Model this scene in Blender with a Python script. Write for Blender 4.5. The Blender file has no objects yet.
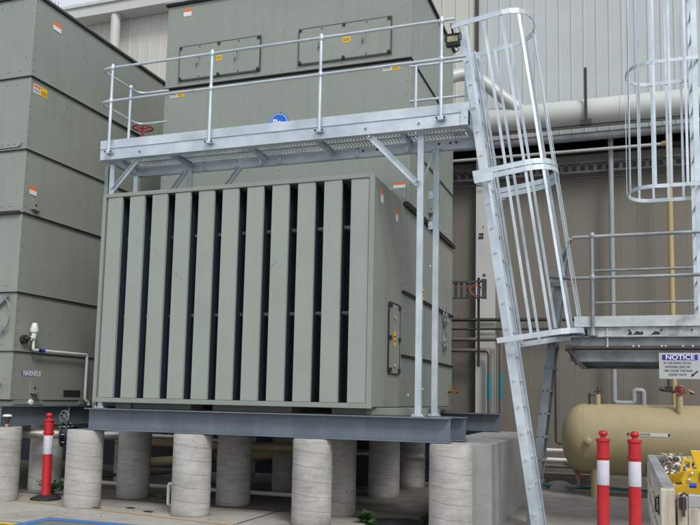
import bpy, math, random
from mathutils import Vector, Matrix
random.seed(7)
S = bpy.context.scene
COL = S.collection
R = math.radians

# ------------------------------------------------------------------ mesh builder
class MB:
    def __init__(s): s.v=[]; s.f=[]; s.m=[]
    def add(s, vs, fs, m=0):
        n=len(s.v); s.v+= [tuple(v) for v in vs]
        s.f+= [tuple(i+n for i in f) for f in fs]; s.m+= [m]*len(fs)
    def box(s,x0,x1,y0,y1,z0,z1,m=0):
        s.add([(x0,y0,z0),(x1,y0,z0),(x1,y1,z0),(x0,y1,z0),(x0,y0,z1),(x1,y0,z1),(x1,y1,z1),(x0,y1,z1)],
              [(0,3,2,1),(4,5,6,7),(0,1,5,4),(1,2,6,5),(2,3,7,6),(3,0,4,7)],m)
    def bar(s,p,q,w,h,up=(0,0,1),m=0):
        p=Vector(p);q=Vector(q);d=(q-p).normalized();u=Vector(up)
        a=d.cross(u)
        if a.length<1e-4: a=d.cross(Vector((1,0,0)))
        a.normalize();b=a.cross(d).normalized();a=a*w/2;b=b*h/2
        s.add([p-a-b,p+a-b,p+a+b,p-a+b,q-a-b,q+a-b,q+a+b,q-a+b],
              [(0,3,2,1),(4,5,6,7),(0,1,5,4),(1,2,6,5),(2,3,7,6),(3,0,4,7)],m)
    def channel(s,p,q,w,h,t,open_dir,m=0):
        # C section: web of height h, flanges of width w pointing to open_dir
        p=Vector(p);q=Vector(q);d=(q-p).normalized();o=Vector(open_dir);o=(o-d*o.dot(d)).normalized();n=d.cross(o)
        prof=[(0,-h/2),(w,-h/2),(w,-h/2+t),(t,-h/2+t),(t,h/2-t),(w,h/2-t),(w,h/2),(0,h/2)]
        vs=[p+o*a+n*b for a,b in prof]+[q+o*a+n*b for a,b in prof];k=8
        s.add(vs,[(i,(i+1)%k,(i+1)%k+k,i+k) for i in range(k)]+[(0,7,4,3),(7,6,5,4),(0,3,2,1),(8,11,12,15),(15,12,13,14),(8,9,10,11)],m)
    def ibeam(s,p,q,w,h,t,tw,m=0):
        p=Vector(p);q=Vector(q);d=(q-p).normalized();n=Vector((0,0,1));o=n.cross(d)
        def seg(a0,a1,b0,b1):
            vs=[p+o*a+n*b for a,b in ((a0,b0),(a1,b0),(a1,b1),(a0,b1))]+[q+o*a+n*b for a,b in ((a0,b0),(a1,b0),(a1,b1),(a0,b1))]
            s.add(vs,[(0,3,2,1),(4,5,6,7),(0,1,5,4),(1,2,6,5),(2,3,7,6),(3,0,4,7)],m)
        seg(-w/2,w/2,-h/2,-h/2+t); seg(-w/2,w/2,h/2-t,h/2); seg(-tw/2,tw/2,-h/2+t,h/2-t)
    def tube(s,pts,r,seg=12,cap=True,m=0,closed=False):
        pts=[Vector(p) for p in pts];n=len(pts);rs=r if isinstance(r,(list,tuple)) else [r]*n
        T=[]
        for i in range(n):
            if closed: t=pts[(i+1)%n]-pts[i-1]
            else: t=(pts[min(i+1,n-1)]-pts[max(i-1,0)])
            T.append(t.normalized())
        a=T[0].cross(Vector((0,0,1)))
        if a.length<1e-3:a=T[0].cross(Vector((1,0,0)))
        a.normalize();vs=[];fs=[]
        for i in range(n):
            a=(a-T[i]*a.dot(T[i])).normalized();b=T[i].cross(a)
            for k in range(seg):
                th=2*math.pi*k/seg;vs.append(pts[i]+(a*math.cos(th)+b*math.sin(th))*rs[i])
        for i in range(n if closed else n-1):
            j=(i+1)%n
            for k in range(seg):
                k2=(k+1)%seg;fs.append((i*seg+k,i*seg+k2,j*seg+k2,j*seg+k))
        if cap and not closed:
            fs.append(tuple(range(seg-1,-1,-1)));fs.append(tuple((n-1)*seg+k for k in range(seg)))
        s.add(vs,fs,m)
    def strip(s,pts,up,w,t,m=0,closed=False):
        # flat bar following a path: width w along up, thickness t across
        pts=[Vector(p) for p in pts];up=Vector(up).normalized();n=len(pts);vs=[];fs=[]
        for i in range(n):
            tt=(pts[min(i+1,n-1)]-pts[max(i-1,0)]).normalized();o=tt.cross(up).normalized()
            for a,b in((-t/2,-w/2),(t/2,-w/2),(t/2,w/2),(-t/2,w/2)): vs.append(pts[i]+o*a+up*b)
        for i in range(n-1):
            for k in range(4):
                fs.append((i*4+k,i*4+(k+1)%4,i*4+4+(k+1)%4,i*4+4+k))
        fs+= [(3,2,1,0),tuple((n-1)*4+k for k in range(4))]
        s.add(vs,fs,m)
    def lathe(s,prof,o=(0,0,0),axis=(0,0,1),seg=32,m=0):
        # prof: (radius, height) pairs along axis
        o=Vector(o);ax=Vector(axis).normalized();a=ax.cross(Vector((0,1,0)))
        if a.length<1e-3:a=ax.cross(Vector((1,0,0)))
        a.normalize();b=ax.cross(a);vs=[];fs=[]
        for r,h in prof:
            for k in range(seg):
                th=2*math.pi*k/seg;vs.append(o+ax*h+(a*math.cos(th)+b*math.sin(th))*r)
        for i in range(len(prof)-1):
            for k in range(seg):
                k2=(k+1)%seg;fs.append((i*seg+k,i*seg+k2,(i+1)*seg+k2,(i+1)*seg+k))
        fs.append(tuple(range(seg-1,-1,-1)));fs.append(tuple((len(prof)-1)*seg+k for k in range(seg)))
        s.add(vs,fs,m)
    def cyl(s,p,q,r,seg=16,m=0): s.tube([p,q],r,seg,True,m)
    def prism(s,poly,n,t,m=0):
        # planar polygon (3D points), thickened by t along n
        n=Vector(n).normalized()*t;k=len(poly);P=[Vector(p) for p in poly];vs=P+[p+n for p in P]
        s.add(vs,[tuple(range(k-1,-1,-1)),tuple(range(k,2*k))]+[(i,(i+1)%k,(i+1)%k+k,i+k) for i in range(k)],m)
    def build(s,name,mats,parent=None,smooth=None,bevel=0,org=None):
        if org is None: org=ORG.get(parent.name,Vector((0,0,0))) if parent else Vector((0,0,0))
        org=Vector(org)
        me=bpy.data.meshes.new(name);me.from_pydata([tuple(Vector(v)-org) for v in s.v],[],s.f)
        if not isinstance(mats,(list,tuple)): mats=[mats]
        for m in mats: me.materials.append(m)
        me.polygons.foreach_set('material_index',s.m)
        me.validate();me.update()
        import bmesh
        bm=bmesh.new();bm.from_mesh(me);bmesh.ops.recalc_face_normals(bm,faces=bm.faces);bm.to_mesh(me);bm.free()
        if smooth:
            me.polygons.foreach_set('use_smooth',[True]*len(me.polygons));me.set_sharp_from_angle(angle=R(smooth))
        o=bpy.data.objects.new(name,me);COL.objects.link(o)
        if parent: o.parent=parent
        else: o.location=org
        ORG[o.name]=org
        if bevel:
            b=o.modifiers.new('bevel','BEVEL');b.width=bevel;b.segments=2;b.limit_method='ANGLE';b.angle_limit=R(50)
        return o
ORG={}
def thing(name,label,cat,loc,group=None):
    o=bpy.data.objects.new(name,None);COL.objects.link(o);o.location=loc;ORG[o.name]=Vector(loc)
    o.empty_display_size=.2;o['label']=label;o['category']=cat
    if group:o['group']=group
    return o
def tag(o,label,cat,group=None):
    o['label']=label;o['category']=cat
    if group:o['group']=group
    return o
def structure(o): o['kind']='structure';return o
def copy_tree(o,parent=None):
    c=o.copy();COL.objects.link(c);c.parent=parent
    for ch in o.children: copy_tree(ch,c)
    return c
def fillet(pts,r,n=6):
    pts=[Vector(p) for p in pts];out=[pts[0]]
    for i in range(1,len(pts)-1):
        a,b,c=pts[i-1],pts[i],pts[i+1];u=(a-b);w=(c-b);rr=min(r,u.length*.49,w.length*.49)
        u.normalize();w.normalize();p=b+u*rr;q=b+w*rr
        for k in range(n+1):
            t=k/n;out.append(p*(1-t)**2+b*2*t*(1-t)+q*t*t)
    out.append(pts[-1]);return out
def text_mesh(name,txt,size,mat,loc,rot,parent=None,ext=.001,align='CENTER',sx=1,bold=0):
    cu=bpy.data.curves.new(name,'FONT');cu.body=txt;cu.size=size;cu.align_x=align;cu.align_y='CENTER';cu.extrude=ext;cu.offset=bold
    t=bpy.data.objects.new(name+'_tmp',cu);COL.objects.link(t)
    dg=bpy.context.evaluated_depsgraph_get();me=bpy.data.meshes.new_from_object(t.evaluated_get(dg))
    bpy.data.objects.remove(t);me.materials.clear();me.materials.append(mat)
    M=Matrix.Translation(Vector(loc)-(ORG[parent.name] if parent else Vector()))@rot.to_4x4()@Matrix.Diagonal((sx,1,1,1))
    me.transform(M);o=bpy.data.objects.new(name,me);COL.objects.link(o)
    if parent:o.parent=parent;ORG[o.name]=ORG[parent.name]
    return o
FRONT=Matrix.Rotation(R(90),3,'X')                   # text facing -Y
SIDE=Matrix.Rotation(R(90),3,'Z')@FRONT              # text facing +X

# ------------------------------------------------------------------ materials
def new_mat(name):
    m=bpy.data.materials.new(name);m.use_nodes=True;nt=m.node_tree;return m,nt,nt.nodes['Principled BSDF']
def N(nt,t,**k):
    n=nt.nodes.new(t)
    for a,b in k.items(): setattr(n,a,b)
    return n
def ramp(nt,src,p0,c0,p1,c1):
    r=N(nt,'ShaderNodeValToRGB');r.color_ramp.elements[0].position=p0;r.color_ramp.elements[1].position=p1
    r.color_ramp.elements[0].color=c0 if len(c0)==4 else (*c0,1);r.color_ramp.elements[1].color=c1 if len(c1)==4 else (*c1,1)
    nt.links.new(src,r.inputs[0]);return r.outputs[0]
def noise(nt,vec,scale,detail=4,rough=.55,sc=None,seed=0):
    mp=N(nt,'ShaderNodeMapping');nt.links.new(vec,mp.inputs[0]);mp.inputs['Location'].default_value=(seed*3.1,seed*1.7,seed*2.3)
    if sc:mp.inputs['Scale'].default_value=sc
    n=N(nt,'ShaderNodeTexNoise');n.inputs['Scale'].default_value=scale;n.inputs['Detail'].default_value=detail;n.inputs['Roughness'].default_value=rough
    nt.links.new(mp.outputs[0],n.inputs[0]);return n.outputs[0]
def mix(nt,f,a,b,mode='MIX'):
    n=N(nt,'ShaderNodeMix',data_type='RGBA',blend_type=mode)
    if isinstance(f,(int,float)): n.inputs[0].default_value=f
    else: nt.links.new(f,n.inputs[0])
    for i,x in((6,a),(7,b)):
        if isinstance(x,(tuple,list)): n.inputs[i].default_value=(*x[:3],1)
        else: nt.links.new(x,n.inputs[i])
    return n.outputs[2]
def bump(nt,bs,h,strength,dist=.01,prev=None):
    b=N(nt,'ShaderNodeBump');b.inputs['Strength'].default_value=strength;b.inputs['Distance'].default_value=dist
    nt.links.new(h,b.inputs['Height'])
    if prev is not None: nt.links.new(prev,b.inputs['Normal'])
    nt.links.new(b.outputs[0],bs.inputs['Normal']);return b.outputs[0]
def coords(nt,perobj=False):
    t=N(nt,'ShaderNodeTexCoord').outputs['Object']
    if perobj:
        oi=N(nt,'ShaderNodeObjectInfo');sc=N(nt,'ShaderNodeVectorMath',operation='SCALE');cb=N(nt,'ShaderNodeCombineXYZ')
        for i in range(3): nt.links.new(oi.outputs['Random'],cb.inputs[i])
        nt.links.new(cb.outputs[0],sc.inputs[0]);sc.inputs['Scale'].default_value=37
        ad=N(nt,'ShaderNodeVectorMath',operation='ADD');nt.links.new(t,ad.inputs[0]);nt.links.new(sc.outputs[0],ad.inputs[1]);return ad.outputs[0]
    return t
def paint(name,base,rough=.4,var=.12,metal=0,dirt=(0.1,.095,.08),dirt_amt=.15,scale=1.2,streak=True,bmp=.05,spec=.5,warp=0,dlo=.55,dhi=.8):
    m,nt,bs=new_mat(name);v=coords(nt,True)
    a=tuple(c*(1-var) for c in base);b=tuple(min(1,c*(1+var)) for c in base)
    c=mix(nt,ramp(nt,noise(nt,v,scale,5),.3,(0,0,0),.7,(1,1,1)),a,b)
    if dirt_amt:
        s=noise(nt,v,3.0,6,.65,(2.5,2.5,.18),seed=2) if streak else noise(nt,v,4,8,.7,seed=2)
        c=mix(nt,ramp(nt,s,dlo,(0,0,0),dhi,(dirt_amt,)*3),c,dirt)
    nt.links.new(c,bs.inputs['Base Color']);bs.inputs['Metallic'].default_value=metal;bs.inputs['Specular IOR Level'].default_value=spec
    rr=ramp(nt,noise(nt,v,6,4,seed=5),.3,(rough-.08,)*3,.7,(rough+.1,)*3);nt.links.new(rr,bs.inputs['Roughness'])
    p=None
    if warp: p=bump(nt,bs,noise(nt,v,1.1,1,.3,seed=9),warp,.08)
    if bmp: bump(nt,bs,noise(nt,v,60,3,seed=7),bmp,.003,p)
    return m
def galv(name,lo,hi,rough=.42,metal=.55,patch=None,scale=3):
    m,nt,bs=new_mat(name);v=coords(nt,True)
    c=mix(nt,ramp(nt,noise(nt,v,scale,6,.6),.35,(0,0,0),.65,(1,1,1)),lo,hi)
    vo=N(nt,'ShaderNodeTexVoronoi');vo.inputs['Scale'].default_value=55;nt.links.new(v,vo.inputs['Vector'])
    sp=N(nt,'ShaderNodeSeparateColor');nt.links.new(vo.outputs['Color'],sp.inputs[0])
    g=ramp(nt,sp.outputs[0],0,(.93,.93,.93),1,(1.0,1.0,1.0));c=mix(nt,1,c,g,'MULTIPLY')
    if patch: c=mix(nt,ramp(nt,noise(nt,v,1.8,7,.7,(1,1,1.4),seed=4),.5,(0,0,0),.6,(.75,)*3),c,patch)
    nt.links.new(c,bs.inputs['Base Color']);bs.inputs['Metallic'].default_value=metal
    nt.links.new(ramp(nt,noise(nt,v,9,5,seed=3),.3,(rough-.1,)*3,.7,(rough+.15,)*3),bs.inputs['Roughness'])
    bump(nt,bs,noise(nt,v,25,3,seed=6),.08,.004);return m
def flat(name,col,rough=.5,metal=0,var=.06,sc=8):
    return paint(name,col,rough,var,metal,dirt_amt=.05,scale=sc,streak=False,bmp=0)

M={}
M['green']=paint('green_grey_panel_paint',(.25,.278,.243),.40,.045,dirt=(.13,.135,.11),dirt_amt=.24,warp=.25,dlo=.5)
M['green_light']=paint('green_grey_blade_paint',(.285,.32,.285),.38,.04,dirt=(.17,.17,.13),dirt_amt=.16,warp=.25,dlo=.5)
M['green_dark']=paint('aged_green_panel_paint',(.225,.245,.212),.45,.05,dirt=(.11,.11,.09),dirt_amt=.35,warp=.08)
M['seam']=flat('black_sealant',(.018,.019,.02),.6)
M['rivet']=flat('rivet_head',(.09,.095,.09),.4,.5)
M['fill']=flat('black_fill_media',(.012,.014,.018),.7)
M['blade_in']=flat('dark_blue_blade_inside',(.028,.043,.06),.45)
M['galv']=galv('new_galvanised_steel',(.46,.53,.58),(.66,.73,.78),scale=2.2)
M['galv_dull']=galv('dull_dark_ladder_steel',(.15,.175,.19),(.26,.29,.31),.5,.45)
M['galv_old']=galv('weathered_galvanised_steel',(.20,.225,.235),(.36,.39,.40),.5,.45)
M['galv_patch']=galv('patchy_galvanised_steel',(.38,.42,.44),(.62,.66,.68),.5,.3,patch=(.17,.19,.2),scale=2)
M['galv_grate']=galv('galvanised_grating',(.42,.46,.48),(.6,.64,.66),.5,.5)
M['bluesteel']=paint('blue_grey_beam_paint',(.125,.155,.19),.42,.16,dirt=(.27,.27,.25),dirt_amt=.3,scale=2,streak=True,bmp=.15,dlo=.5,dhi=.72)
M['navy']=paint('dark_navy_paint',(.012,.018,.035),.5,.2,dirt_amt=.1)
M['red']=paint('red_plastic',(.48,.016,.024),.42,.12,dirt=(.16,.05,.04),dirt_amt=.4,scale=5,bmp=.1)
M['redpaint']=flat('red_enamel',(.28,.03,.035),.4)
M['white_refl']=paint('white_reflective_band',(.60,.61,.68),.4,.08,dirt=(.3,.28,.27),dirt_amt=.4,scale=9)
M['black']=flat('black_rubber',(.022,.022,.024),.65,0,.2)
M['blackmetal']=flat('black_metal',(.03,.03,.035),.45,.2)
M['tank']=paint('beige_tank_paint',(.42,.35,.20),.42,.06,dirt=(.2,.15,.09),dirt_amt=.3,scale=1.6,warp=.05)
M['pipe_beige']=paint('pale_grey_pipe_jacket',(.50,.525,.50),.38,.05,dirt=(.25,.24,.2),dirt_amt=.2)
M['yellow_pipe']=paint('ochre_pipe_paint',(.42,.33,.15),.5,.08)
M['tray_dark']=galv('dull_dark_galvanised',(.055,.06,.065),(.11,.115,.12),.55,.4)
M['steelpipe']=galv('stainless_pipe',(.45,.43,.38),(.62,.60,.55),.3,.8)
M['brownpipe']=paint('rusty_brown_pipe',(.045,.034,.03),.6,.25,dirt_amt=.3,streak=False)
M['darkpipe']=flat('dark_conduit',(.045,.043,.042),.5,.2)
M['midpipe']=flat('grey_brown_pipe',(.16,.14,.125),.45,.2)
M['greypvc']=flat('grey_plastic_pipe',(.30,.32,.34),.45,0,.08)
M['pvc']=flat('white_plastic_pipe',(.70,.70,.68),.4,0,.06)
M['blue']=flat('blue_label',(.02,.07,.45),.4)
M['badge']=flat('bright_blue_badge',(.0,.12,.62),.35)
M['teal']=flat('teal_pipe_label',(.02,.19,.21),.4)
M['white']=flat('white_label',(.72,.72,.72),.45)
M['orange']=flat('orange_label',(.75,.16,.05),.45)
M['yellow_label']=flat('yellow_label',(.80,.48,.01),.45)
M['yellow']=paint('worn_yellow_paint',(.72,.46,.02),.42,.1,dirt=(.25,.15,.03),dirt_amt=.5,scale=8,streak=False)
M['brass']=flat('brass',(.32,.18,.08),.4,.7)
M['lens']=flat('dull_yellow_lens',(.42,.42,.25),.25)
M['cream_col']=paint('off_white_column_paint',(.52,.52,.50),.5,.06,dirt=(.3,.27,.22),dirt_amt=.35)
M['wall_grey']=paint('pale_blue_grey_cladding',(.43,.465,.47),.45,.03,dirt=(.3,.33,.33),dirt_amt=.25)
M['wall_cream']=paint('cream_cladding',(.50,.50,.45),.5,.03,dirt=(.35,.32,.27),dirt_amt=.3)
M['wall_tan']=paint('tan_wall_cladding',(.175,.162,.135),.55,.04,dirt=(.13,.11,.09),dirt_amt=.3)
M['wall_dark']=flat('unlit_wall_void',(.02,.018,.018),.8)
M['orange_cable']=flat('orange_cable',(.38,.075,.03),.5)
M['chip']=flat('pale_rubble',(.62,.56,.48),.8,0,.35,25)
M['tray']=paint('dirty_cream_tray_paint',(.50,.47,.39),.5,.12,dirt=(.15,.075,.035),dirt_amt=.95,scale=9,bmp=.25,dlo=.5,dhi=.66)
M['tray_alu']=galv('dull_aluminium',(.28,.29,.29),(.46,.47,.46),.45,.5)
M['dirt']=paint('soil',(.09,.07,.05),.9,.4,streak=False,scale=9,bmp=.6)
def leaf(name,col):
    m,nt,bs=new_mat(name);v=coords(nt)
    nt.links.new(mix(nt,noise(nt,v,12,3),tuple(c*.5 for c in col),tuple(c*1.5 for c in col)),bs.inputs['Base Color'])
    bs.inputs['Roughness'].default_value=.55;return m
M['leaf']=leaf('green_leaf',(.075,.16,.04))

def concrete(name,lo,hi,spiral=False,pores=True,stain=(.17,.15,.12),stain_amt=.5,perobj=True,form=False):
    m,nt,bs=new_mat(name);v=coords(nt,perobj)
    c=mix(nt,ramp(nt,noise(nt,v,2.2,8,.65),.3,(0,0,0),.7,(1,1,1)),lo,hi)
    c=mix(nt,ramp(nt,noise(nt,v,.9,6,.7,seed=3),.52,(0,0,0),.75,(stain_amt,)*3),c,stain)
    f=noise(nt,v,70,4,.7,seed=1);c=mix(nt,ramp(nt,f,.35,(.82,.82,.82),.6,(1.05,1.05,1.05)),c,c) if False else mix(nt,1,c,ramp(nt,f,.3,(.80,.80,.80),.62,(1,1,1)),'MULTIPLY')
    h=f
    if pores:
        vo=N(nt,'ShaderNodeTexVoronoi');vo.inputs['Scale'].default_value=16;nt.links.new(v,vo.inputs['Vector'])
        pr=ramp(nt,vo.outputs['Distance'],.04,(.45,.45,.45),.09,(1,1,1))
        big=ramp(nt,noise(nt,v,3,2,seed=8),.5,(1,1,1),.62,(0,0,0));pr=mix(nt,big,pr,(1,1,1));c=mix(nt,1,c,pr,'MULTIPLY')
    if spiral:
        tc=N(nt,'ShaderNodeTexCoord').outputs['Object'];sx=N(nt,'ShaderNodeSeparateXYZ');nt.links.new(tc,sx.inputs[0])
        at=N(nt,'ShaderNodeMath',operation='ARCTAN2');nt.links.new(sx.outputs[1],at.inputs[0]);nt.links.new(sx.outputs[0],at.inputs[1])
        d=N(nt,'ShaderNodeMath',operation='DIVIDE');nt.links.new(at.outputs[0],d.inputs[0]);d.inputs[1].default_value=2*math.pi
        z=N(nt,'ShaderNodeMath',operation='DIVIDE');nt.links.new(sx.outputs[2],z.inputs[0]);z.inputs[1].default_value=.175
        w=N(nt,'ShaderNodeMath',operation='MULTIPLY_ADD');nt.links.new(noise(nt,v,3,3,seed=6),w.inputs[0]);w.inputs[1].default_value=.14;nt.links.new(z.outputs[0],w.inputs[2])
        s=N(nt,'ShaderNodeMath',operation='ADD');nt.links.new(w.outputs[0],s.inputs[0]);nt.links.new(d.outputs[0],s.inputs[1])
        fr=N(nt,'ShaderNodeMath',operation='FRACT');nt.links.new(s.outputs[0],fr.inputs[0])
        line=N(nt,'ShaderNodeValToRGB');e=line.color_ramp.elements;e[0].position=0;e[0].color=(0,0,0,1);e[1].position=.045;e[1].color=(1,1,1,1)
        nt.links.new(fr.outputs[0],line.inputs[0])
        br=ramp(nt,noise(nt,v,5,4,seed=12),.36,(.97,.97,.97),.62,(.60,.58,.54))
        c=mix(nt,1,c,ramp(nt,noise(nt,v,3,6,.7,(1,1,7),seed=15),.35,(.80,.79,.77),.6,(1,1,1)),'MULTIPLY')
        c=mix(nt,ramp(nt,noise(nt,v,9,5,.7,(1,1,.5),seed=18),.64,(0,0,0),.70,(.5,.5,.5)),c,(.17,.15,.12))
        c=mix(nt,line.outputs[0],mix(nt,1,c,br,'MULTIPLY'),c)
        p=bump(nt,bs,line.outputs[0],.5,.006);bump(nt,bs,h,.35,.004,p)
    else: bump(nt,bs,h,.35,.005)
    nt.links.new(c,bs.inputs['Base Color']);bs.inputs['Roughness'].default_value=.85;bs.inputs['Specular IOR Level'].default_value=.25
    return m
M['pier']=concrete('cast_concrete_pier',(.38,.375,.355),(.56,.555,.53),spiral=True)
M['block']=concrete('smooth_concrete_block',(.33,.335,.325),(.44,.44,.425),stain=(.3,.28,.2),stain_amt=.25)
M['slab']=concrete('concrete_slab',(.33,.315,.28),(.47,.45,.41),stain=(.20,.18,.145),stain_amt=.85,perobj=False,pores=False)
M['slab_dirty_shade']=concrete('soiled_shade_toned_slab',(.13,.12,.10),(.24,.225,.195),stain=(.09,.075,.055),stain_amt=.7,perobj=False,pores=False)  # soil brown, with under-tower shade put into the colour
M['yard']=concrete('yard_concrete',(.30,.285,.26),(.43,.41,.375),stain=(.17,.155,.13),stain_amt=.7,perobj=False,pores=False)
def worn_line(name,col,under,lo=.4,hi=.6,amt=1):
    m,nt,bs=new_mat(name);v=coords(nt)
    f=ramp(nt,noise(nt,v,14,8,.75),lo,(0,0,0),hi,(amt,)*3)
    nt.links.new(mix(nt,f,under,col),bs.inputs['Base Color']);bs.inputs['Roughness'].default_value=.75;return m
M['line_y']=worn_line('yellow_road_paint',(.62,.42,.06),(.4,.36,.28),.3,.5)
M['line_faded']=worn_line('faded_yellow_road_paint',(.55,.34,.10),(.36,.33,.27),.35,.65,.8)
M['line_b']=worn_line('blue_road_paint',(.06,.17,.42),(.2,.24,.3),.25,.45)
M['bay']=worn_line('dark_worn_bay_paint',(.09,.125,.13),(.2,.21,.2),.3,.7)

# ------------------------------------------------------------------ ground
g=MB();g.add([(-250,-60,0),(250,-60,0),(250,400,0),(-250,400,0)],[(0,1,2,3)]);structure(g.build('ground',M['yard']))
g=MB();g.add([(-13,7.7-.0,.004),(-1.0,7.7,.004),(-1.0,15.9,.004),(-13,15.9,.004)],[(0,1,2,3)]);structure(g.build('concrete_slab',M['slab']))
g=MB();g.add([(-13,9.95,.0065),(-2.25,9.95,.0065),(-2.25,15.85,.0065),(-13,15.85,.0065)],[(0,1,2,3)]);structure(g.build('dirty_shade_slab',M['slab_dirty_shade']))  # soiled floor, painted darker still to deepen the shade below the tower
g=MB();g.box(-13,-1,9.93,9.945,.0055,.009);g.box(-4.5,-4.485,7.7,15.9,.0055,.009);g.box(-9.2,-9.185,7.7,15.9,.0055,.009);structure(g.build('slab_joints',M['seam']))
g=MB();g.add([(-14,7.53,.008),(-6.62,7.50,.008),(-6.62,7.63,.008),(-14,7.63,.008)],[(0,1,2,3)]);structure(g.build('yellow_line',M['line_y']))
g=MB();g.add([(-12,9.62,.0085),(-8.1,9.17,.0085),(-4.3,8.58,.0085),(-2.2,8.3,.0085),(-2.2,8.39,.0085),(-4.3,8.69,.0085),(-8.1,9.28,.0085),(-12,9.73,.0085)],[(0,1,6,7),(1,2,5,6),(2,3,4,5)]);structure(g.build('faded_yellow_line',M['line_faded']))
g=MB();g.add([(-6.70,4,.008),(-4.0,4,.008),(-4.0,8.06,.008),(-6.70,8.06,.008)],[(0,1,2,3)]);structure(g.build('parking_bay_surface',M['bay']))
g=MB();z=.012;g.add([(-6.78,4,z),(-6.62,4,z),(-6.62,7.97,z),(-6.78,8.14,z),(-4,7.97,z),(-4,8.14,z)],[(0,1,2,3),(3,2,4,5)]);structure(g.build('blue_bay_line',M['line_b']))

# ------------------------------------------------------------------ concrete piers
px=[-8.50,-7.07,-5.37,-3.67,-1.93]
rows=[9.12,10.3,12.2,13.9]
proto=None
PL={(0,0):'concrete pier farthest left in the front row beside a red bollard',(1,0):'concrete pier just right of the red bollard, under the beam end',
    (2,0):'third front row concrete pier from the left, beside a white riser pipe',(3,0):'fourth front row concrete pier, under the middle right of the beam',
    (4,0):'concrete pier under the right beam end, against the concrete block',
    (0,1):'shaded concrete pier standing behind the left red bollard',(1,1):'shaded second row pier behind and right of the bollard pier',
    (2,1):'shaded second row pier under the bent beige pipe end',(3,1):'tan second row pier peeking out right of the fourth front pier',
    (3,2):'shaded third row pier in the dark right bay under the tower',(3,3):'farthest shaded pier in the dark right bay under the tower',
    (2,2):'third row pier deep in shade below the tower middle',(2,3):'back row pier deep in shade below the tower middle',
    (1,2):'third row pier deep in shade below the tower left end',(1,3):'back row pier deep in shade below the tower left end',
    (0,2):'third row pier under the left tower'}
def pier(first=False):
    b=MB();n=9;prof=[(.238,0),(.243,.015),(.25,.03)]+[(.25+random.uniform(-.002,.002),.03+.97*i/n) for i in range(1,n)]+[(.25,1.03),(.243,1.05),(.15,1.0505)]
    b.lathe(prof,seg=48);return b.build('concrete_pier',M['pier'],smooth=40)
for (i,j),lab in PL.items():
    if proto is None: proto=pier();o=proto
    else: o=proto.copy();COL.objects.link(o)
    x=px[i];y=rows[j]
    if (i,j)==(0,1): x=-8.72
    if (i,j)==(3,1): y=10.05
    o.location=(x,y,.004);o.rotation_euler=(0,0,random.uniform(-.5,.5));s=random.uniform(.985,1.015);o.scale=(s,s,1)
    tag(o,lab,'pier','round concrete piers')
g=MB();g.box(-2.25,-1.5,9.385,13.6,.0,1.05);o=g.build('concrete_block',M['block'],bevel=.012)
tag(o,'large rectangular concrete plinth block behind the right end pier','plinth')

# ------------------------------------------------------------------ steel beams
def beam(name,p,q,lab,w=.25,stiff=(),h=.295,grp='blue grey steel beams'):
    b=MB();b.ibeam(p,q,w,h,.016,.012)
    for t in stiff:
        c=Vector(p).lerp(Vector(q),t);d=(Vector(q)-Vector(p)).normalized();n=Vector((0,0,1)).cross(d)
        b.bar(c-n*(w/2-.004),c+n*(w/2-.004),.01,h-.034)
    return tag(b.build(name,M['bluesteel'],bevel=.003),lab,'beam',grp)
zc=1.06+.295/2
beam('steel_beam',(-7.03,9.12,zc),(-1.94,9.12,zc),'long blue-grey steel beam across the front piers below the louvres')
beam('steel_beam',(-6.95,9.71,zc),(-1.87,9.71,zc),'blue-grey steel beam directly behind the front beam, end showing')
beam('steel_beam',(-6.95,10.4,zc),(-2.75,10.4,zc),'third blue-grey steel beam in the shade below the tower')
beam('steel_beam',(-6.95,13.3,zc),(-1.98,13.3,zc),'blue-grey steel beam at the rear resting on the concrete block')
beam('steel_beam',(-8.52,8.93,zc),(-8.52,13.9,zc),'dark blue-grey steel beam under the left tower side, end on above the left pier',stiff=(.006,.3,.6),w=.22)
beam('steel_beam',(-11.9,8.93,zc),(-11.9,13.9,zc),'steel beam under the far left side of the left tower',w=.22)

# ------------------------------------------------------------------ stickers etc
def sticker(name,kind,pos,face,w,h,parent,label=None,tilt=0):
    b=MB();x,y,z=pos
    def rect(a0,a1,b0,b1,off,m):
        pts=[]
        for a,c in((a0,b0),(a1,b0),(a1,b1),(a0,b1)):
            ca,sa=math.cos(tilt),math.sin(tilt);a2=a*ca-c*sa;c2=a*sa+c*ca
            pts.append((x+a2,y-off,z+c2) if face=='f' else (x+off,y+a2,z+c2))
        n=(0,-1,0) if face=='f' else (1,0,0)
        b.prism(pts,n,.0015,m)
    if kind=='red': rect(-w/2,w/2,-h/2,h/2,.002,0);rect(-w/2,w/2,h*.08,h/2,.004,1)
    if kind=='warn':
        rect(-w/2,0,-h/2,h/2,.002,0);rect(-w/2+.004,-.004,h*.14,h*.42,.004,1)
        rect(-w/2+.008,-.01,-h*.3,-h*.22,.004,3);rect(-w/2+.008,-.02,-h*.1,-h*.03,.004,3);rect(0,w/2,-h/2,h/2,.002,2)
        rect(.008,w/2-.01,-h*.05,h*.02,.004,3);rect(.008,w/2-.02,-h*.3,-h*.22,.004,3)
    if kind=='yellow': rect(-w/2,w/2,-h/2,h/2,.002,2);rect(-w/2+.01,w/2-.01,h*.1,h*.2,.004,3);rect(-w/2+.01,w/2-.02,-h*.2,-h*.1,.004,3)
    return b.build(name,[M['white'],M['orange'],M['yellow_label'],M['blackmetal']],parent)

def rivets(b,pts,face,m,r=.007):
    for p in pts:
        ax=(0,-1,0) if face=='f' else (1,0,0)
        b.lathe([(r,0),(r*.8,.004),(r*.3,.006)],p,ax,8,m)

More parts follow.
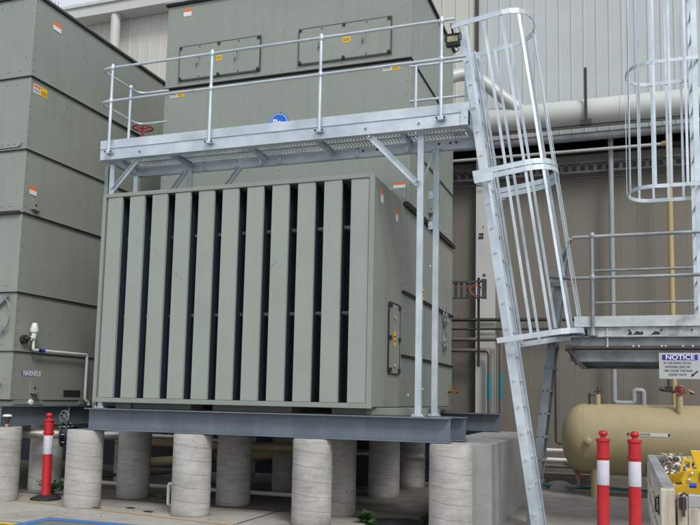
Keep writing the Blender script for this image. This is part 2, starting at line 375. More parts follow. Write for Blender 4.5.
def lug(parent,y,z,x):   # lifting lug bolted to a +X face
    b=MB();b.prism([(x,y-.02,z+.08),(x,y+.06,z+.06),(x,y+.16,z-.03),(x,y+.13,z-.13),(x,y-.03,z-.10)],(1,0,0),.012)
    b.prism([(x+.012,y-.02,z-.10),(x+.012,y+.12,z-.13),(x+.012,y+.12,z-.115),(x+.012,y-.02,z-.085)],(1,0,0),.07)
    b.cyl((x+.008,y+.07,z-.02),(x+.018,y+.07,z-.02),.02,16,1)
    return b.build('lifting_lug',[M['green'],M['seam']],parent,bevel=.003)

# ------------------------------------------------------------------ main cooling tower
T=thing('cooling_tower','tall grey-green cooling tower unit with vertical louvres, centre of the picture','cooling tower',(-5,12,1.36))
X0,X1,YB=-7.10,-2.90,13.72
tiers=[(1.46,2.16,10.37,-6.86),(2.17,3.055,10.37,-6.86),(3.065,4.28,10.37,-6.86),(4.34,5.25,10.70,X0),(5.26,6.55,10.70,X0),(6.60,8.0,10.70,X0)]
for k,(z0,z1,yf,xl) in enumerate(tiers):
    b=MB();b.box(xl,X1-.006*(k%2),yf,YB,z0,z1)
    pts=[];n=int((z1-z0)/.24)
    for i in range(n+1):
        zz=z0+.1+i*(z1-z0-.2)/max(n,1);pts.append((X1,yf+.05,zz))
        if k<3: pts.append((X1,yf+.17+.02*(i%2),zz))
    for i in range(8): pts.append((X1,yf+.4+i*.38,z0+.045))
    for i in range(4): pts.append((X1,yf+.6+random.random()*2.3,z0+.2+random.random()*(z1-z0-.3)))
    rivets(b,pts,'s',1,.008)
    if k>=3:
        fp=[(X0+.06,yf,z0+.1+i*(z1-z0-.2)/5) for i in range(6)]+[(X1-.06,yf,z0+.1+i*(z1-z0-.2)/5) for i in range(6)]
        fp+=[(X0+.3+i*.45,yf,z0+.05) for i in range(9)]+[(X0+.7+2.0*random.random(),yf,z0+.3+.7*random.random()) for i in range(3)]
        fp+=[(-4.98,yf,z0+.62),(-4.98,yf,z0+.70),(-5.0,yf,z1-.06),(-5.08,yf,z1-.06),(-4.3,yf,z1-.06),(-4.2,yf,z1-.06)]
        rivets(b,fp,'f',1,.008)
    b.build('casing_panel',[M['green'],M['rivet']],T,smooth=30,bevel=.004)
# dark gaps behind the casing joints and the projecting joint strips
b=MB();b.box(-6.82,X1-.03,10.41,YB-.03,1.44,4.31);b.box(X0+.03,X1-.03,10.74,YB-.03,4.30,8.0);b.build('inner_casing',M['seam'],T)
for z,t,p,yf in((4.282,.055,.05,10.40),(3.03,.034,.028,10.36),(2.14,.034,.028,10.36)):
    b=MB();b.box(X1+.001,X1+p,yf,YB+.01,z,z+t);b.box(X1+.001,X1+p+.012,yf,YB+.01,z+t,z+t+.012,1);b.build('joint_strip',[M['seam'],M['green']],T,bevel=.002)
b=MB();b.box(X0-.0,X1+.012,10.65,10.698,6.558,6.574);b.box(X0-.01,X1+.02,10.655,10.698,6.574,6.592,1);b.box(X1+.001,X1+.02,10.70,YB,6.553,6.566,0);b.build('joint_strip',[M['seam'],M['green']],T)
b=MB();b.box(X1+.001,X1+.012,10.70,YB,5.247,5.262);b.build('joint_strip',M['rivet'],T)
b=MB();b.box(X0-.03,X1+.03,10.66,YB+.03,8.002,8.03);b.box(X0-.03,X1+.03,10.64,YB+.03,8.03,8.06,1);b.build('roof_cap',[M['seam'],M['galv_old']],T)
b=MB()
for i in range(3):
    b.cyl((-6.6+i*1.7,10.75,8.06),(-6.6+i*1.7,10.75,8.55),.02,10)
b.tube([(-6.9,10.75,8.5),(-3.0,10.75,8.5)],.02,8);b.build('roof_rail',M['galv'],T,smooth=40)
# skid
b=MB();b.box(-6.8,-2.98,10.45,13.6,1.358,1.44);b.box(-6.7,-6.45,9.25,9.5,1.358,1.45)
for x in(-6.68,-5.2,-3.5): b.box(x,x+1.15,9.3,10.4,1.36,1.45)
b.box(-3.03,-2.93,9.25,10.3,1.36,1.45);b.build('skid',M['green_dark'],T,bevel=.003)
b=MB();b.box(-2.905,-2.885,10.5,13.6,1.41,1.425);b.box(-2.905,-2.88,10.45,13.65,1.436,1.452);b.build('skid_flange',M['green_dark'],T)
# intake hood
HX0,HX1,HZ0,HZ1,HY=-6.92,-2.90,1.44,4.36,9.02
b=MB()
b.box(HX0+.07,HX0+.08,9.07,10.36,HZ0+.02,HZ1-.02);b.box(HX0+.085,HX0+.09,9.08,9.5,HZ0+.04,HZ1-.05,2);b.box(HX1-.022,HX1-.014,9.08,9.5,HZ0+.04,HZ1-.05,2);b.box(HX1-.012,HX1,9.07,10.37,HZ0+.02,HZ1-.03)
b.box(HX0+.07,HX1-.012,9.07,10.70,HZ1-.045,HZ1-.03);b.box(HX0+.08,HX1-.012,9.07,10.36,HZ0+.02,HZ0+.035)
rivets(b,[(HX1,10.30,1.6+i*.3) for i in range(9)]+[(HX1,10.2,1.56),(HX1,9.6,1.5)],'s',1)
hood=b.build('intake_hood',[M['green'],M['rivet'],M['fill']],T,smooth=30)
b=MB();f=.055
b.box(HX0,HX0+f,HY,9.07,HZ0,HZ1);b.box(HX1-f-.005,HX1+.008,HY,9.07,HZ0,HZ1);b.box(HX0+f,HX1-f-.005,HY,9.07,HZ1-f,HZ1);b.box(HX0+f,HX1-f-.005,HY,9.07,HZ0,HZ0+.062)
b.build('hood_frame',M['green'],hood,bevel=.004)
b=MB();b.box(HX0+.09,HX1-.02,9.5,9.52,HZ0+.04,HZ1-.05);b.build('fill_media',M['fill'],hood)
n=11;a0=HX0+f+.025;pitch=(HX1-f-.012-a0+.125)/n
for i in range(n):
    x=a0+i*pitch;w=pitch-.125;tw=random.uniform(-.005,.004)
    b=MB();t=.004
    prof=[(x+.0,HY+.015),(x+w,HY+.012+tw),(x+w+.003,HY+.05),(x+w-.002,HY+.05),(x+w-.006,HY+.022),(x+.05,HY+.033),(x+.05,HY+.039),(x,HY+.039)]
    k=len(prof);zs=(HZ0+.066,HZ1-f-.003)
    vs=[(p[0],p[1],zz) for zz in zs for p in prof]
    b.add(vs,[(j,(j+1)%k,(j+1)%k+k,j+k) for j in range(k)]+[(0,1,4,5),(1,2,3,4),(0,5,6,7),(8,13,12,9),(9,12,11,10),(8,15,14,13)])
    bl=b.build('louvre_blade',M['green_light'],hood,bevel=.003)
    b=MB();b.prism([(x+.06,HY+.05,zs[0]),(x+w-.02,HY+.28,zs[0]),(x+w-.02,HY+.28,zs[1]),(x+.06,HY+.05,zs[1])],(1,0,0),.006);b.prism([(x+w-.06,HY+.04,zs[0]),(x+w-.024,HY+.28,zs[0]),(x+w-.024,HY+.28,zs[1]),(x+w-.06,HY+.04,zs[1])],(1,0,0),.005);b.build('blade_fin',M['blade_in'],bl)
for zz in(2.62,3.72):
    b=MB();b.box(HX0+.09,HX1-.02,HY+.215,HY+.24,zz,zz+.035);b.box(HX0+.09,HX1-.02,HY+.24,HY+.245,zz-.012,zz);b.build('blade_tie_bar',M['galv_old'],hood)
for (xa,za,xb,zb) in ((-5.70,3.20,-5.57,3.08),(-6.05,3.55,-5.93,3.42),(-4.21,3.29,-4.29,3.21)):
    b=MB();b.bar((xa,HY+.0125,za),(xb,HY+.0125,zb),.003,.004,(0,1,0));b.build('scratch',M['green_dark'],hood)
# access panel on hood side
b=MB();b.prism(fillet([(HX1,9.72,2.82),(HX1,9.72,1.90),(HX1,10.22,1.90),(HX1,10.22,2.82),(HX1,9.74,2.82)],.05),(1,0,0),.018)
pn=b.build('access_panel',M['green'],T,bevel=.003)
b=MB();P=fillet([(HX1+.012,9.95,2.83),(HX1+.012,9.71,2.83),(HX1+.012,9.71,1.89),(HX1+.012,10.23,1.89),(HX1+.012,10.23,2.83),(HX1+.012,9.95,2.83)],.05);b.strip(P,(1,0,0),.02,.012);b.build('seal',M['seam'],pn)
b=MB()
for y,z in((9.76,2.79),(10.18,2.79),(9.76,1.94),(10.18,1.94),(9.75,2.36),(10.19,2.36)): b.box(HX1+.018,HX1+.045,y-.03,y+.03,z-.028,z+.028)
b.build('latch',M['blackmetal'],pn,bevel=.004)
sticker('warning_sticker','yellow',(HX1+.018,9.97,2.36),'s',.10,.19,pn)
b=MB()
for z in(2.65,2.02): b.tube([(HX1+.02,9.93,z),(HX1+.04,9.97,z-.03),(HX1+.02,10.01,z)],.009,6)
b.build('pull_tab',M['galv'],pn)
# two access doors on tower face
for dx0,dx1 in((-6.84,-5.36),(-4.71,-3.20)):
    z0,z1,y=6.675,7.265,10.70
    b=MB();b.box(dx0+.02,dx1-.02,y-.03,y-.001,z0+.02,z1-.02);d=b.build('access_door',M['green'],T,bevel=.004)
    b=MB();b.box(dx0,dx0+.02,y-.024,y-.001,z0,z1);b.box(dx1-.02,dx1,y-.024,y-.001,z0,z1);b.box(dx0+.02,dx1-.02,y-.024,y-.001,z0,z0+.02);b.box(dx0+.02,dx1-.02,y-.024,y-.001,z1-.02,z1);b.build('door_seal',M['rivet'],d)
    for sx in(0,.5,1):
        for z in(z0+.035,z1-.035):
            b=MB();x=dx0+.035+(dx1-dx0-.07)*sx;b.box(x-.024,x+.024,y-.05,y-.03,z-.022,z+.022);b.build('latch',M['blackmetal'],d,bevel=.006)
    for sx in(.26,.74):
        for z in(z0+.045,z1-.045):
            b=MB();x=dx0+(dx1-dx0)*sx;b.lathe([(.012,0),(.010,.01),(.004,.012)],(x,y-.03,z),(0,-1,0),10);b.build('door_bolt',M['rivet'],d,smooth=40)
        b=MB();x=dx0+(dx1-dx0)*(.25 if sx<.5 else .72);b.tube(fillet([(x,y-.03,6.93+.12),(x,y-.075,6.93+.10),(x,y-.075,6.93),(x-.03,y-.05,6.93-.03),(x-.03,y-.03,6.93)],.02,3),.011,8);b.build('door_handle',M['galv_old'],d,smooth=50)
    sticker('warning_sticker','yellow',(dx0+.745 if dx0<-5 else dx0+.80,y-.03,6.98 if dx0<-5 else 6.985),'f',.095 if dx0<-5 else .13,.085,d)
sticker('warning_sticker','red',(-6.73,10.70,7.86),'f',.15,.13,T)
sticker('warning_sticker','warn',(-6.86,10.70,6.475),'f',.26,.11,T)
sticker('warning_sticker','warn',(-3.20,10.70,6.475),'f',.26,.10,T)
sticker('warning_sticker','red',(HX1,9.36,4.15),'s',.11,.18,T)
sticker('warning_sticker','red',(HX1,10.06,4.06),'s',.10,.18,T)
b=MB();b.box(-3.16,-2.98,10.62,10.70,4.40,4.58);b.tube(fillet([(-3.15,10.62,4.62),(-3.15,10.56,4.58),(-3.12,10.56,4.44),(-2.95,10.56,4.40),(-2.93,10.56,4.56)],.04),.012,8,m=1);b.build('lifting_bracket',[M['green'],M['galv_old']],T,smooth=40)
sticker('warning_sticker','red',(-3.03,10.617,4.64),'f',.18,.085,T)
sticker('warning_sticker','yellow',(X1,11.55,3.18),'s',.16,.19,T)
# round badge
b=MB();b.lathe([(.165,0),(.165,.012),(.15,.014)],(-5.01,10.70,5.785),(0,-1,0),48);bd=b.build('round_badge',M['badge'],T,smooth=30)
b=MB();b.tube([( -5.01+.143*math.cos(t*math.pi/24),10.686,5.785+.143*math.sin(t*math.pi/24)) for t in range(48)],.007,6,closed=True);b.build('badge_ring',M['white'],bd,smooth=60)
text_mesh('badge_lettering','Ba',.16,M['white'],(-5.035,10.684,5.79),FRONT,bd,.002,bold=.006)
# clamp loops on side panel + drain valve
b=MB()
for zc2 in(2.98,2.55):
    b.tube([(X1+.03,13.05+.16*math.cos(a*math.pi/8),zc2+.16*math.sin(a*math.pi/8)) for a in range(16)],.010,6,closed=True)
    b.bar((X1+.04,12.95,zc2-.10),(X1+.04,13.18,zc2+.14),.045,.02,(1,0,0));b.bar((X1+.04,13.0,zc2+.02),(X1+.04,13.1,zc2-.12),.05,.03,(1,0,0))
b.box(X1,X1+.04,13.04,13.06,2.5,3.05);b.build('door_clamp',M['galv_old'],T,smooth=40)
b=MB();b.cyl((X1,13.45,1.72),(X1+.12,13.45,1.72),.03);b.cyl((X1+.12,13.38,1.72),(X1+.12,13.60,1.72),.035);b.cyl((X1+.12,13.5,1.72),(X1+.12,13.5,1.80),.014);b.box(X1+.10,X1+.14,13.44,13.58,1.80,1.815);b.build('drain_valve',M['brass'],T,smooth=40)
for y,z in((10.9,1.75),(11.2,2.6),(11.05,3.9),(12.2,4.45),(11.6,1.9),(12.6,1.62)):
    pass
b=MB()
for y,z in((11.6,1.72),(12.3,1.75),(10.75,1.62),(12.0,3.68)): b.lathe([(.022,0),(.018,.012),(.008,.014)],(X1,y,z),(1,0,0),12)
b.build('drain_plug',M['pvc'],T,smooth=50)
lug(T,11.9,4.62,X1)

# ------------------------------------------------------------------ left cooling tower
L=thing('cooling_tower','second grey-green cooling tower at the left edge, with a white plastic pipe on its side','cooling tower',(-10.5,11.5,1.36))
LX0,LX1,LY0,LY1=-12.6,-8.5,9.2,13.75
lt=[(1.44,2.15),(2.165,3.03),(3.045,4.24),(4.255,5.22),(5.235,6.37),(6.385,7.66)]
for k,(z0,z1) in enumerate(lt):
    b=MB();b.box(LX0,LX1-.004*(k%2),LY0+.003*(k%2),LY1,z0,z1);nn=int((z1-z0)/.2)
    p=[(LX1,LY0+.05,z0+.08+i*(z1-z0-.16)/nn) for i in range(nn+1)]+[(LX1,LY0+.6+random.random()*2,z0+.15+random.random()*(z1-z0-.2)) for _ in range(3)]
    if k>3: p+=[(LX1,LY0+.35+i*.42,z0+(z1-z0)*.64-.002*i) for i in range(8)]
    rivets(b,p,'s',1,.009)
    q=[]
    for x in(-8.75,-8.95,-9.15): q+=[(x,LY0,z0+.09),(x+.045,LY0,z0+.09),(x,LY0,z1-.12)]
    q+=[(-8.62,LY0,z0+.3)]
    rivets(b,q,'f',1,.008)
    b.build('casing_panel',[M['green'],M['rivet']],L,smooth=30,bevel=.004)
b=MB();b.box(LX0+.03,LX1-.03,LY0+.03,LY1-.03,1.42,7.68);b.build('inner_casing',M['seam'],L)
for z,t,pz in((2.145,.022,.02),(3.022,.03,.022),(4.225,.035,.03),(5.205,.03,.02),(6.355,.03,.03)):
    b=MB();b.box(LX1+.001,LX1+pz,LY0-.01,LY1,z,z+t*.55);b.box(LX1+.001,LX1+pz+.006,LY0-.01,LY1,z+t*.55,z+t,1)
    b.box(LX0,LX1,LY0-.02,LY0-.001,z,z+t*.5);b.box(LX0,LX1,LY0-.024,LY0-.001,z+t*.5,z+t,1)
    b.build('joint_strip',[M['seam'],M['green']],L)
b=MB();P=[(LX0,LY0-.03,5.25),(-8.65,LY0-.03,5.25),(-8.60,LY0-.03,5.28),(-8.58,LY0-.03,5.32),(-8.60,LY0-.03,5.36),(-8.66,LY0-.03,5.38),(LX0,LY0-.03,5.38)]
b.prism(P,(0,1,0),.03);rivets(b,[(-8.7-i*.12,LY0-.03,5.30) for i in range(8)],'f',1,.012);b.build('joint_flange',[M['green'],M['rivet']],L,bevel=.004)
b=MB();b.box(-9.6,LX1-.02,LY0-.05,LY0-.002,4.215,4.262);rivets(b,[(-8.62-i*.09,LY0-.05,4.24) for i in range(8)],'f',0,.012);b.build('joint_gasket',M['seam'],L)
b=MB();b.box(LX0-.02,LX1+.03,LY0-.03,LY1+.02,7.662,7.70);b.box(LX0-.02,LX1+.02,LY0-.02,LY1+.01,7.70,7.725,1);b.build('roof_cap',[M['seam'],M['galv_old']],L)
b=MB();b.cyl((LX1-.08,9.6,7.72),(LX1-.08,9.6,8.15),.025,10);b.cyl((LX1-.08,9.75,7.72),(LX1-.08,9.75,7.85),.03,10);b.build('roof_post',M['galv'],L,smooth=40)
b=MB();b.box(LX0,LX1-.02,LY0+.05,LY1-.05,1.358,1.435);b.build('skid',M['green_dark'],L)
b=MB();b.box(LX1-.02,LX1+.0,9.3,9.9,1.37,1.435);b.box(LX1-.02,LX1+.012,10.75,11.4,1.37,1.435);b.build('skid_flange',M['green_dark'],L)
sticker('warning_sticker','red',(LX1,9.70,7.38),'s',.19,.13,L,tilt=0)
sticker('warning_sticker','warn',(LX1,9.42,6.21),'s',.30,.13,L)
sticker('warning_sticker','red',(LX1,9.40,4.62),'s',.15,.13,L)
lug(L,9.40,4.43,LX1)
lug(L,9.62,1.64,LX1)
b=MB();b.box(LX1,LX1+.012,10.35,10.75,1.50,1.60);b.build('overflow_slot',M['seam'],L)
text_mesh('side_lettering','NARNEI 0',.115,M['white'],(LX1+.003,9.62,1.835),SIDE,L,.001,sx=.74,bold=.002)
b=MB();b.prism([(LX1,9.40,1.79),(LX1,9.70,1.79),(LX1,9.70,1.88),(LX1,9.40,1.88)],(1,0,0),.001);b.build('label',flat('faded_blue_label',(.12,.14,.30),.5),L)
b=MB();b.bar((-8.62,LY0-.05,2.98),(-8.85,LY0-.05,2.80),.06,.03,(0,1,0));b.bar((-8.66,LY0-.05,2.42),(-8.76,LY0-.05,2.52),.05,.03,(0,1,0))
b.tube([(-8.72+.17*math.sin(a*math.pi/10),LY0-.06,2.69+.26*math.cos(a*math.pi/10)) for a in range(11)],.010,8);b.build('door_clamp',M['galv_old'],L,smooth=40)
b=MB();b.cyl((-8.72,LY0,1.66),(-8.72,LY0-.14,1.66),.035);b.cyl((-8.80,LY0-.12,1.66),(-8.62,LY0-.12,1.64),.03);b.build('drain_valve',M['brass'],L,smooth=40)
b=MB();b.cyl((-8.95,LY0-.02,1.68),(-8.78,LY0-.12,1.66),.045);b.build('drain_spout',M['pvc'],L,smooth=40)
b=MB();b.lathe([(.045,0),(.04,.03),(.015,.04)],(LX1+.0,9.62,1.405),(1,0,0),14);b.build('drain_plug',M['pvc'],L,smooth=40)

# white plastic pipe with vent on left tower
W=thing('overflow_pipe','white plastic overflow pipe with vent and blue coupling on the left tower side','pipe',(-8.45,10,1.4))
x=LX1+.10
b=MB();b.tube(fillet([(x,9.42,2.36),(x,9.50,2.36),(x,9.50,2.19),(x,10.76,2.19),(x,10.76,1.47),(x,10.80,1.42),(x,10.86,1.42),(x,10.86,1.36)],.035),.022,12);b.build('pipe_run',M['pvc'],W,smooth=50)
b=MB();b.lathe([(.03,0),(.04,.02),(.04,.09),(.062,.10),(.062,.16),(.05,.165),(.045,.21),(.03,.235),(.008,.24)],(x,9.50,2.36),(0,0,1),20);b.tube([(x,9.42,2.36),(x,9.50,2.36),(x,9.50,2.44)],.036,12);b.build('vent_cap',M['pvc'],W,smooth=40)
b=MB();b.cyl((LX1,9.38,2.34),(LX1+.06,9.38,2.34),.065,20);b.cyl((LX1+.05,9.38,2.35),(x,9.42,2.36),.03,12);b.build('wall_flange',M['black'],W,smooth=40)
b=MB();b.cyl((x,9.60,2.19),(x,9.66,2.19),.03,14);b.build('black_union',M['black'],W,smooth=40)
b=MB();b.cyl((x,9.66,2.19),(x,9.73,2.19),.033,14);b.build('blue_coupling',M['blue'],W,smooth=40)

# little vent standing on left pier
V=thing('floor_vent','small white capped black vent standing on the far left pier top','vent',(-8.30,9.05,1.055))
b=MB();b.lathe([(.02,0),(.022,.05),(.05,.14),(.05,.145)],(-8.33,8.99,1.055),(0,0,1),18);b.build('cone',M['darkpipe'],V,smooth=40)
b=MB();b.lathe([(.062,0),(.066,.012),(.055,.03),(.01,.035)],(-8.33,8.99,1.20),(0,0,1),20);b.build('cap',M['white'],V,smooth=40)
b=MB();b.lathe([(.026,0),(.026,.04)],(-8.33,8.99,1.056),(0,0,1),14);b.build('base_ring',flat('pink_plastic',(.5,.2,.25),.5),V,smooth=40)

# ------------------------------------------------------------------ access platform
P1=thing('access_platform','galvanised steel access platform with handrails spanning above the louvres','platform',(-4.3,9.6,1.36))
YF,YR=8.88,9.82
# front fascia: toe plate above a channel
b=MB();b.channel((-6.9,YF+.0,4.895),(-1.70,YF,4.895),.07,.175,.008,(0,1,0));b.build('front_channel',M['galv'],P1,bevel=.002)
b=MB();b.box(-6.9,-1.70,YF-.006,YF+.0,4.965,5.085);b.box(-6.9,-1.70,YF-.012,YF-.006,4.962,4.972);b.build('toe_plate',M['galv'],P1,bevel=.001)
b=MB();b.channel((-1.70,YR-.07,4.90),(-6.9,YR-.07,4.90),.07,.17,.008,(0,1,0));b.build('rear_channel',M['galv'],P1,bevel=.002)
b=MB();b.channel((-6.9,YF+.01,4.90),(-6.9,YR,4.90),.06,.17,.008,(1,0,0));b.build('end_channel',M['galv'],P1)
b=MB();b.channel((-1.70,YR,4.90),(-1.70,YF+.01,4.90),.06,.17,.008,(-1,0,0));b.box(-1.70,-1.692,YF,YR,4.985,5.085);b.build('end_channel',M['galv'],P1)
b=MB();b.box(-6.88,-1.72,9.11,9.118,4.86,4.955);b.box(-6.88,-1.72,9.118,9.17,4.948,4.955);b.build('middle_angle',M['galv'],P1)
for x in(-5.95,-4.75,-3.75,-2.62):
    b=MB();b.channel((x,9.17,4.91),(x,YR-.08,4.91),.04,.08,.006,(1,0,0));b.build('cross_beam',M['galv'],P1)
for x in(-5.75,-5.25,-4.85,-4.55,-3.4,-2.7):
    b=MB();b.box(x,x+.04,YR-.085,YR-.071,4.825,4.98);b.build('rear_stiffener',M['galv'],P1)
# grating
b=MB();x=-6.87
while x<-1.74:
    b.box(x,x+.020,YF+.02,YR-.02,4.962,4.970);x+=.044
for y in(8.95,9.44,9.47,9.70): b.box(-6.88,-1.73,y,y+.022,4.935,4.961)
b.build('grating',M['galv_grate'],P1)
# columns
for(x,y,zb,zt)in((-2.315,9.06,1.357,4.80),(-2.27,9.71,1.357,4.81),(-6.83,9.10,1.357,4.80),(-6.86,9.71,4.36,4.81),(-5.95,9.71,4.36,4.81)):
    b=MB()
    b.box(x-.038,x+.038,y-.03,y+.03,zb+.012,zt)
    if zb<1.4: b.box(x-.075,x+.075,y-.055,y+.055,zb,zb+.012)
    b.box(x-.07,x+.07,y-.035,y+.035,zt,zt+.01)
    for dx in(-.055,.055): b.cyl((x+dx,y-.04,zb+.012),(x+dx,y-.04,zb+.03),.012,8)
    b.build('column',M['galv'],P1,bevel=.004)
b=MB();b.box(-6.99,-6.93,9.12,9.22,1.357,4.80);b.build('column',M['galv_old'],P1,bevel=.003)
# braces (small channels)
for p,q in (((-6.26,8.97,4.86),(-6.80,9.09,4.42)),((-2.96,8.94,4.82),(-2.33,8.985,4.16)),((-6.02,9.70,4.80),(-6.35,9.70,4.38)),((-5.12,9.70,4.80),(-5.45,9.70,4.40))):
    b=MB();b.channel(p,q,.032,.07,.006,(0,-1,0));b.cyl(Vector(q)-Vector((0.02,.045,-.03)),Vector(q)-Vector((.02,.03,-.03)),.016,6);b.cyl(Vector(p)-Vector((-.02,.045,.03)),Vector(p)-Vector((-.02,.03,.03)),.016,6);b.build('brace',M['galv'],P1)
b=MB();b.cyl((-2.30,9.66,4.78),(-2.40,9.45,4.28),.014,8);b.build('rod_brace',M['galv'],P1)
b=MB()
for z in(4.20,3.80):
    b=MB();b.box(-2.36,-2.305,9.66,9.70,z-.05,z+.05);b.cyl((-2.345,9.645,z),(-2.345,9.66,z),.018,8);b.build('column_bracket',M['galv'],P1)
# bolts and perf holes on channels
b=MB()
for x in(-6.75,-6.25,-2.98,-2.3): b.cyl((x,YF-.018,4.88),(x,YF,4.88),.014,6)
for x in(-3.1,-2.25,-2.1,-3.3,-2.02): b.cyl((x,YR-.085,4.90),(x,YR-.066,4.90),.016,8,1) if False else b.cyl((x,YR-.078,4.90),(x,YR-.071,4.90),.016,8,1)
b.build('fixing_bolts',[M['galv_old'],M['blackmetal']],P1)
# handrails
zt,zm=6.12,5.635;yr=YF-.045
posts=[(-6.73,yr),(-5.15,yr),(-3.58,yr),(-2.02,yr)]
for x,y in posts:
    b=MB();b.tube([(x,y,4.90),(x,y,zt)],.021,12)
    b.lathe([(.027,0),(.034,.012),(.034,.045),(.027,.06)],(x,y,zt-.035),(0,0,1),14);b.lathe([(.027,0),(.034,.012),(.034,.045),(.027,.06)],(x,y,zm-.03),(0,0,1),14)
    b.lathe([(.026,0),(.022,.025),(.008,.035)],(x,y,zt+.02),(0,0,1),14)
    b.build('handrail_post',M['galv'],P1,smooth=40)
    b=MB();b.box(x-.055,x+.055,y-.012,YF-.012,4.885,4.93);b.cyl((x-.048,y-.03,4.905),(x-.048,y-.01,4.905),.013,6,1);b.cyl((x+.048,y-.03,4.905),(x+.048,y-.01,4.905),.013,6,1);b.box(x-.03,x+.03,y-.028,y+.028,4.875,4.90)
    b.build('post_foot',[M['galv'],M['blackmetal']],P1,bevel=.003)
for z in(zt,zm):
    b=MB();b.tube(fillet([(-1.72 if z<6 else -1.86,yr,z),(-6.93,yr,z),(-6.93,9.77,z),(-6.42,9.77,z)],.16,8),.0185,12);b.build('handrail',M['galv'],P1,smooth=50)
for x,y in((-6.91,9.52),):
    b=MB();b.tube([(x,y,4.98),(x,y,zt)],.021,12);b.lathe([(.027,0),(.034,.012),(.034,.045),(.027,.06)],(x,y,zt-.03),(0,0,1),14);b.build('handrail_post',M['galv'],P1,smooth=40)
for z in(zt,zm):
    b=MB();b.tube([(-2.66,9.78,z-.1),(-1.74,9.78,z-.1)],.0185,10);b.build('handrail',M['galv'],P1,smooth=50)
for x in(-2.58,-1.90):
    b=MB();b.tube([(x,9.78,4.98),(x,9.78,zt-.1)],.021,10);b.build('handrail_post',M['galv'],P1,smooth=40)

# ------------------------------------------------------------------ caged ladder beside the platform
def caged_ladder(origin,ux,uz,width,depth,length,hoops,nb,rung0,label,group,stile=(.06,.012),mat='galv',z_cage0=2.3,z_cage1=6.2,flare=.16,chan=True,hw=.055,sw=.034,rx=.022,octa=False):
    """origin: centre of foot; ux outward unit; uz along the stiles; stiles apart along Y"""
    T=thing('caged_ladder',label,'ladder',origin,group)
    o=Vector(origin);ux=Vector(ux).normalized();uz=Vector(uz).normalized();uy=Vector((0,1,0))
    def L(x,y,z): return o+ux*x+uy*y+uz*z
    for sgn in(-1,1):
        b=MB()
        if chan: b.channel(L(0,sgn*width/2,0),L(0,sgn*width/2,length),.035,stile[0],stile[1],uy*(-sgn) if sgn>0 else uy)
        else: b.bar(L(0,sgn*width/2,0),L(0,sgn*width/2,length),stile[0],stile[1],uy)
        b.build('stile',M[mat],T,bevel=.002)
    k=rung0;i=0
    while k<length-.15:
        b=MB();b.tube([L(0,-width/2-rx,k),L(0,width/2+rx,k)],.0145,8)
        i+=1;b.build('rung',M[mat],T,smooth=40);k+=.30
    hwid=width/2+flare
    def hoop(n=22):
        pts=[L(-.03,-hwid,0),L(depth-hwid*.8,-hwid,0)]
        for t in range(1,n):
            a=-math.pi/2+math.pi*t/n;pts.append(L(depth-hwid*.8+hwid*.8*math.cos(a),hwid*math.sin(a),0))
        pts+= [L(depth-hwid*.8,hwid,0),L(-.03,hwid,0)];return pts
    H=hoop() if not octa else [L(a,c*hwid,0) for a,c in ((-.11,-1),(.2,-1),(.50,-1),(.60,-.96),(.69,-.85),(.76,-.68),(.80,-.48),(.825,-.25),(.83,0),(.825,.25),(.80,.48),(.76,.68),(.69,.85),(.60,.96),(.50,1),(.2,1),(-.11,1))]
    for z in hoops:
        b=MB();b.strip([p+uz*z for p in H],uz,hw,.008)
        b.build('cage_hoop',M[mat],T)
        b=MB()
        for sgn in(-1,1):
            b.bar(L(-.03,sgn*hwid,z),L(-.03,sgn*(width/2),z),hw,.01,ux)
        b.build('hoop_bracket',M[mat],T)
    # vertical straps
    seglen=[0]
    for a,c in zip(H,H[1:]): seglen.append(seglen[-1]+(c-a).length)
    for j in range(nb):
        t=seglen[-1]*(.07+.86*j/(nb-1));i=max(k2 for k2 in range(len(seglen)) if seglen[k2]<=t+1e-9);i=min(i,len(H)-2)
        fr=(t-seglen[i])/(seglen[i+1]-seglen[i]);p=H[i].lerp(H[i+1],fr);tan=(H[i+1]-H[i]).normalized();inn=tan.cross(uz)*(.008)
        b=MB();b.bar(p-inn+uz*(z_cage0),p-inn+uz*z_cage1,sw,.007,tan.cross(uz));b.build('cage_strap',M[mat],T)
    return T
ang=math.atan(.1444);uz=(-math.sin(ang),0,math.cos(ang));ux=(math.cos(ang),0,math.sin(ang))
cl=caged_ladder((-.925,9.33,.0),ux,uz,.60,.83,6.1,(2.28,4.19,4.262,6.13),11,.32,'bright galvanised caged ladder leaning against the platform end, foot on the yard',None,stile=(.105,.01),z_cage0=2.28,z_cage1=6.13,flare=.155,hw=.062,octa=True)
# mid hoop doubled
for s_ in(-1,1):
    b=MB();zz=4.18;o=Vector((-.925,9.33,0));A=Vector(ux);Z=Vector(uz);b.bar(o+A*-.10+Vector((0,s_*.47,0))+Z*zz,o+A*.12+Vector((0,s_*.47,0))+Z*zz,.012,.09,Z);b.build('splice_plate',M['galv'],cl)
b=MB();b.box(-1.78,-1.70,YF-.03,YF+.1,4.80,5.02);b.cyl((-1.72,YF-.04,4.9),(-1.72,YF-.02,4.9),.016,8);b.build('ladder_bracket',M['galv'],cl)
for s_ in(-1,1):
    b=MB();y=9.33+s_*.30;b.box(-1.0,-.80,y-.05,y+.05,.0,.012);b.build('foot_plate',M['galv'],cl)

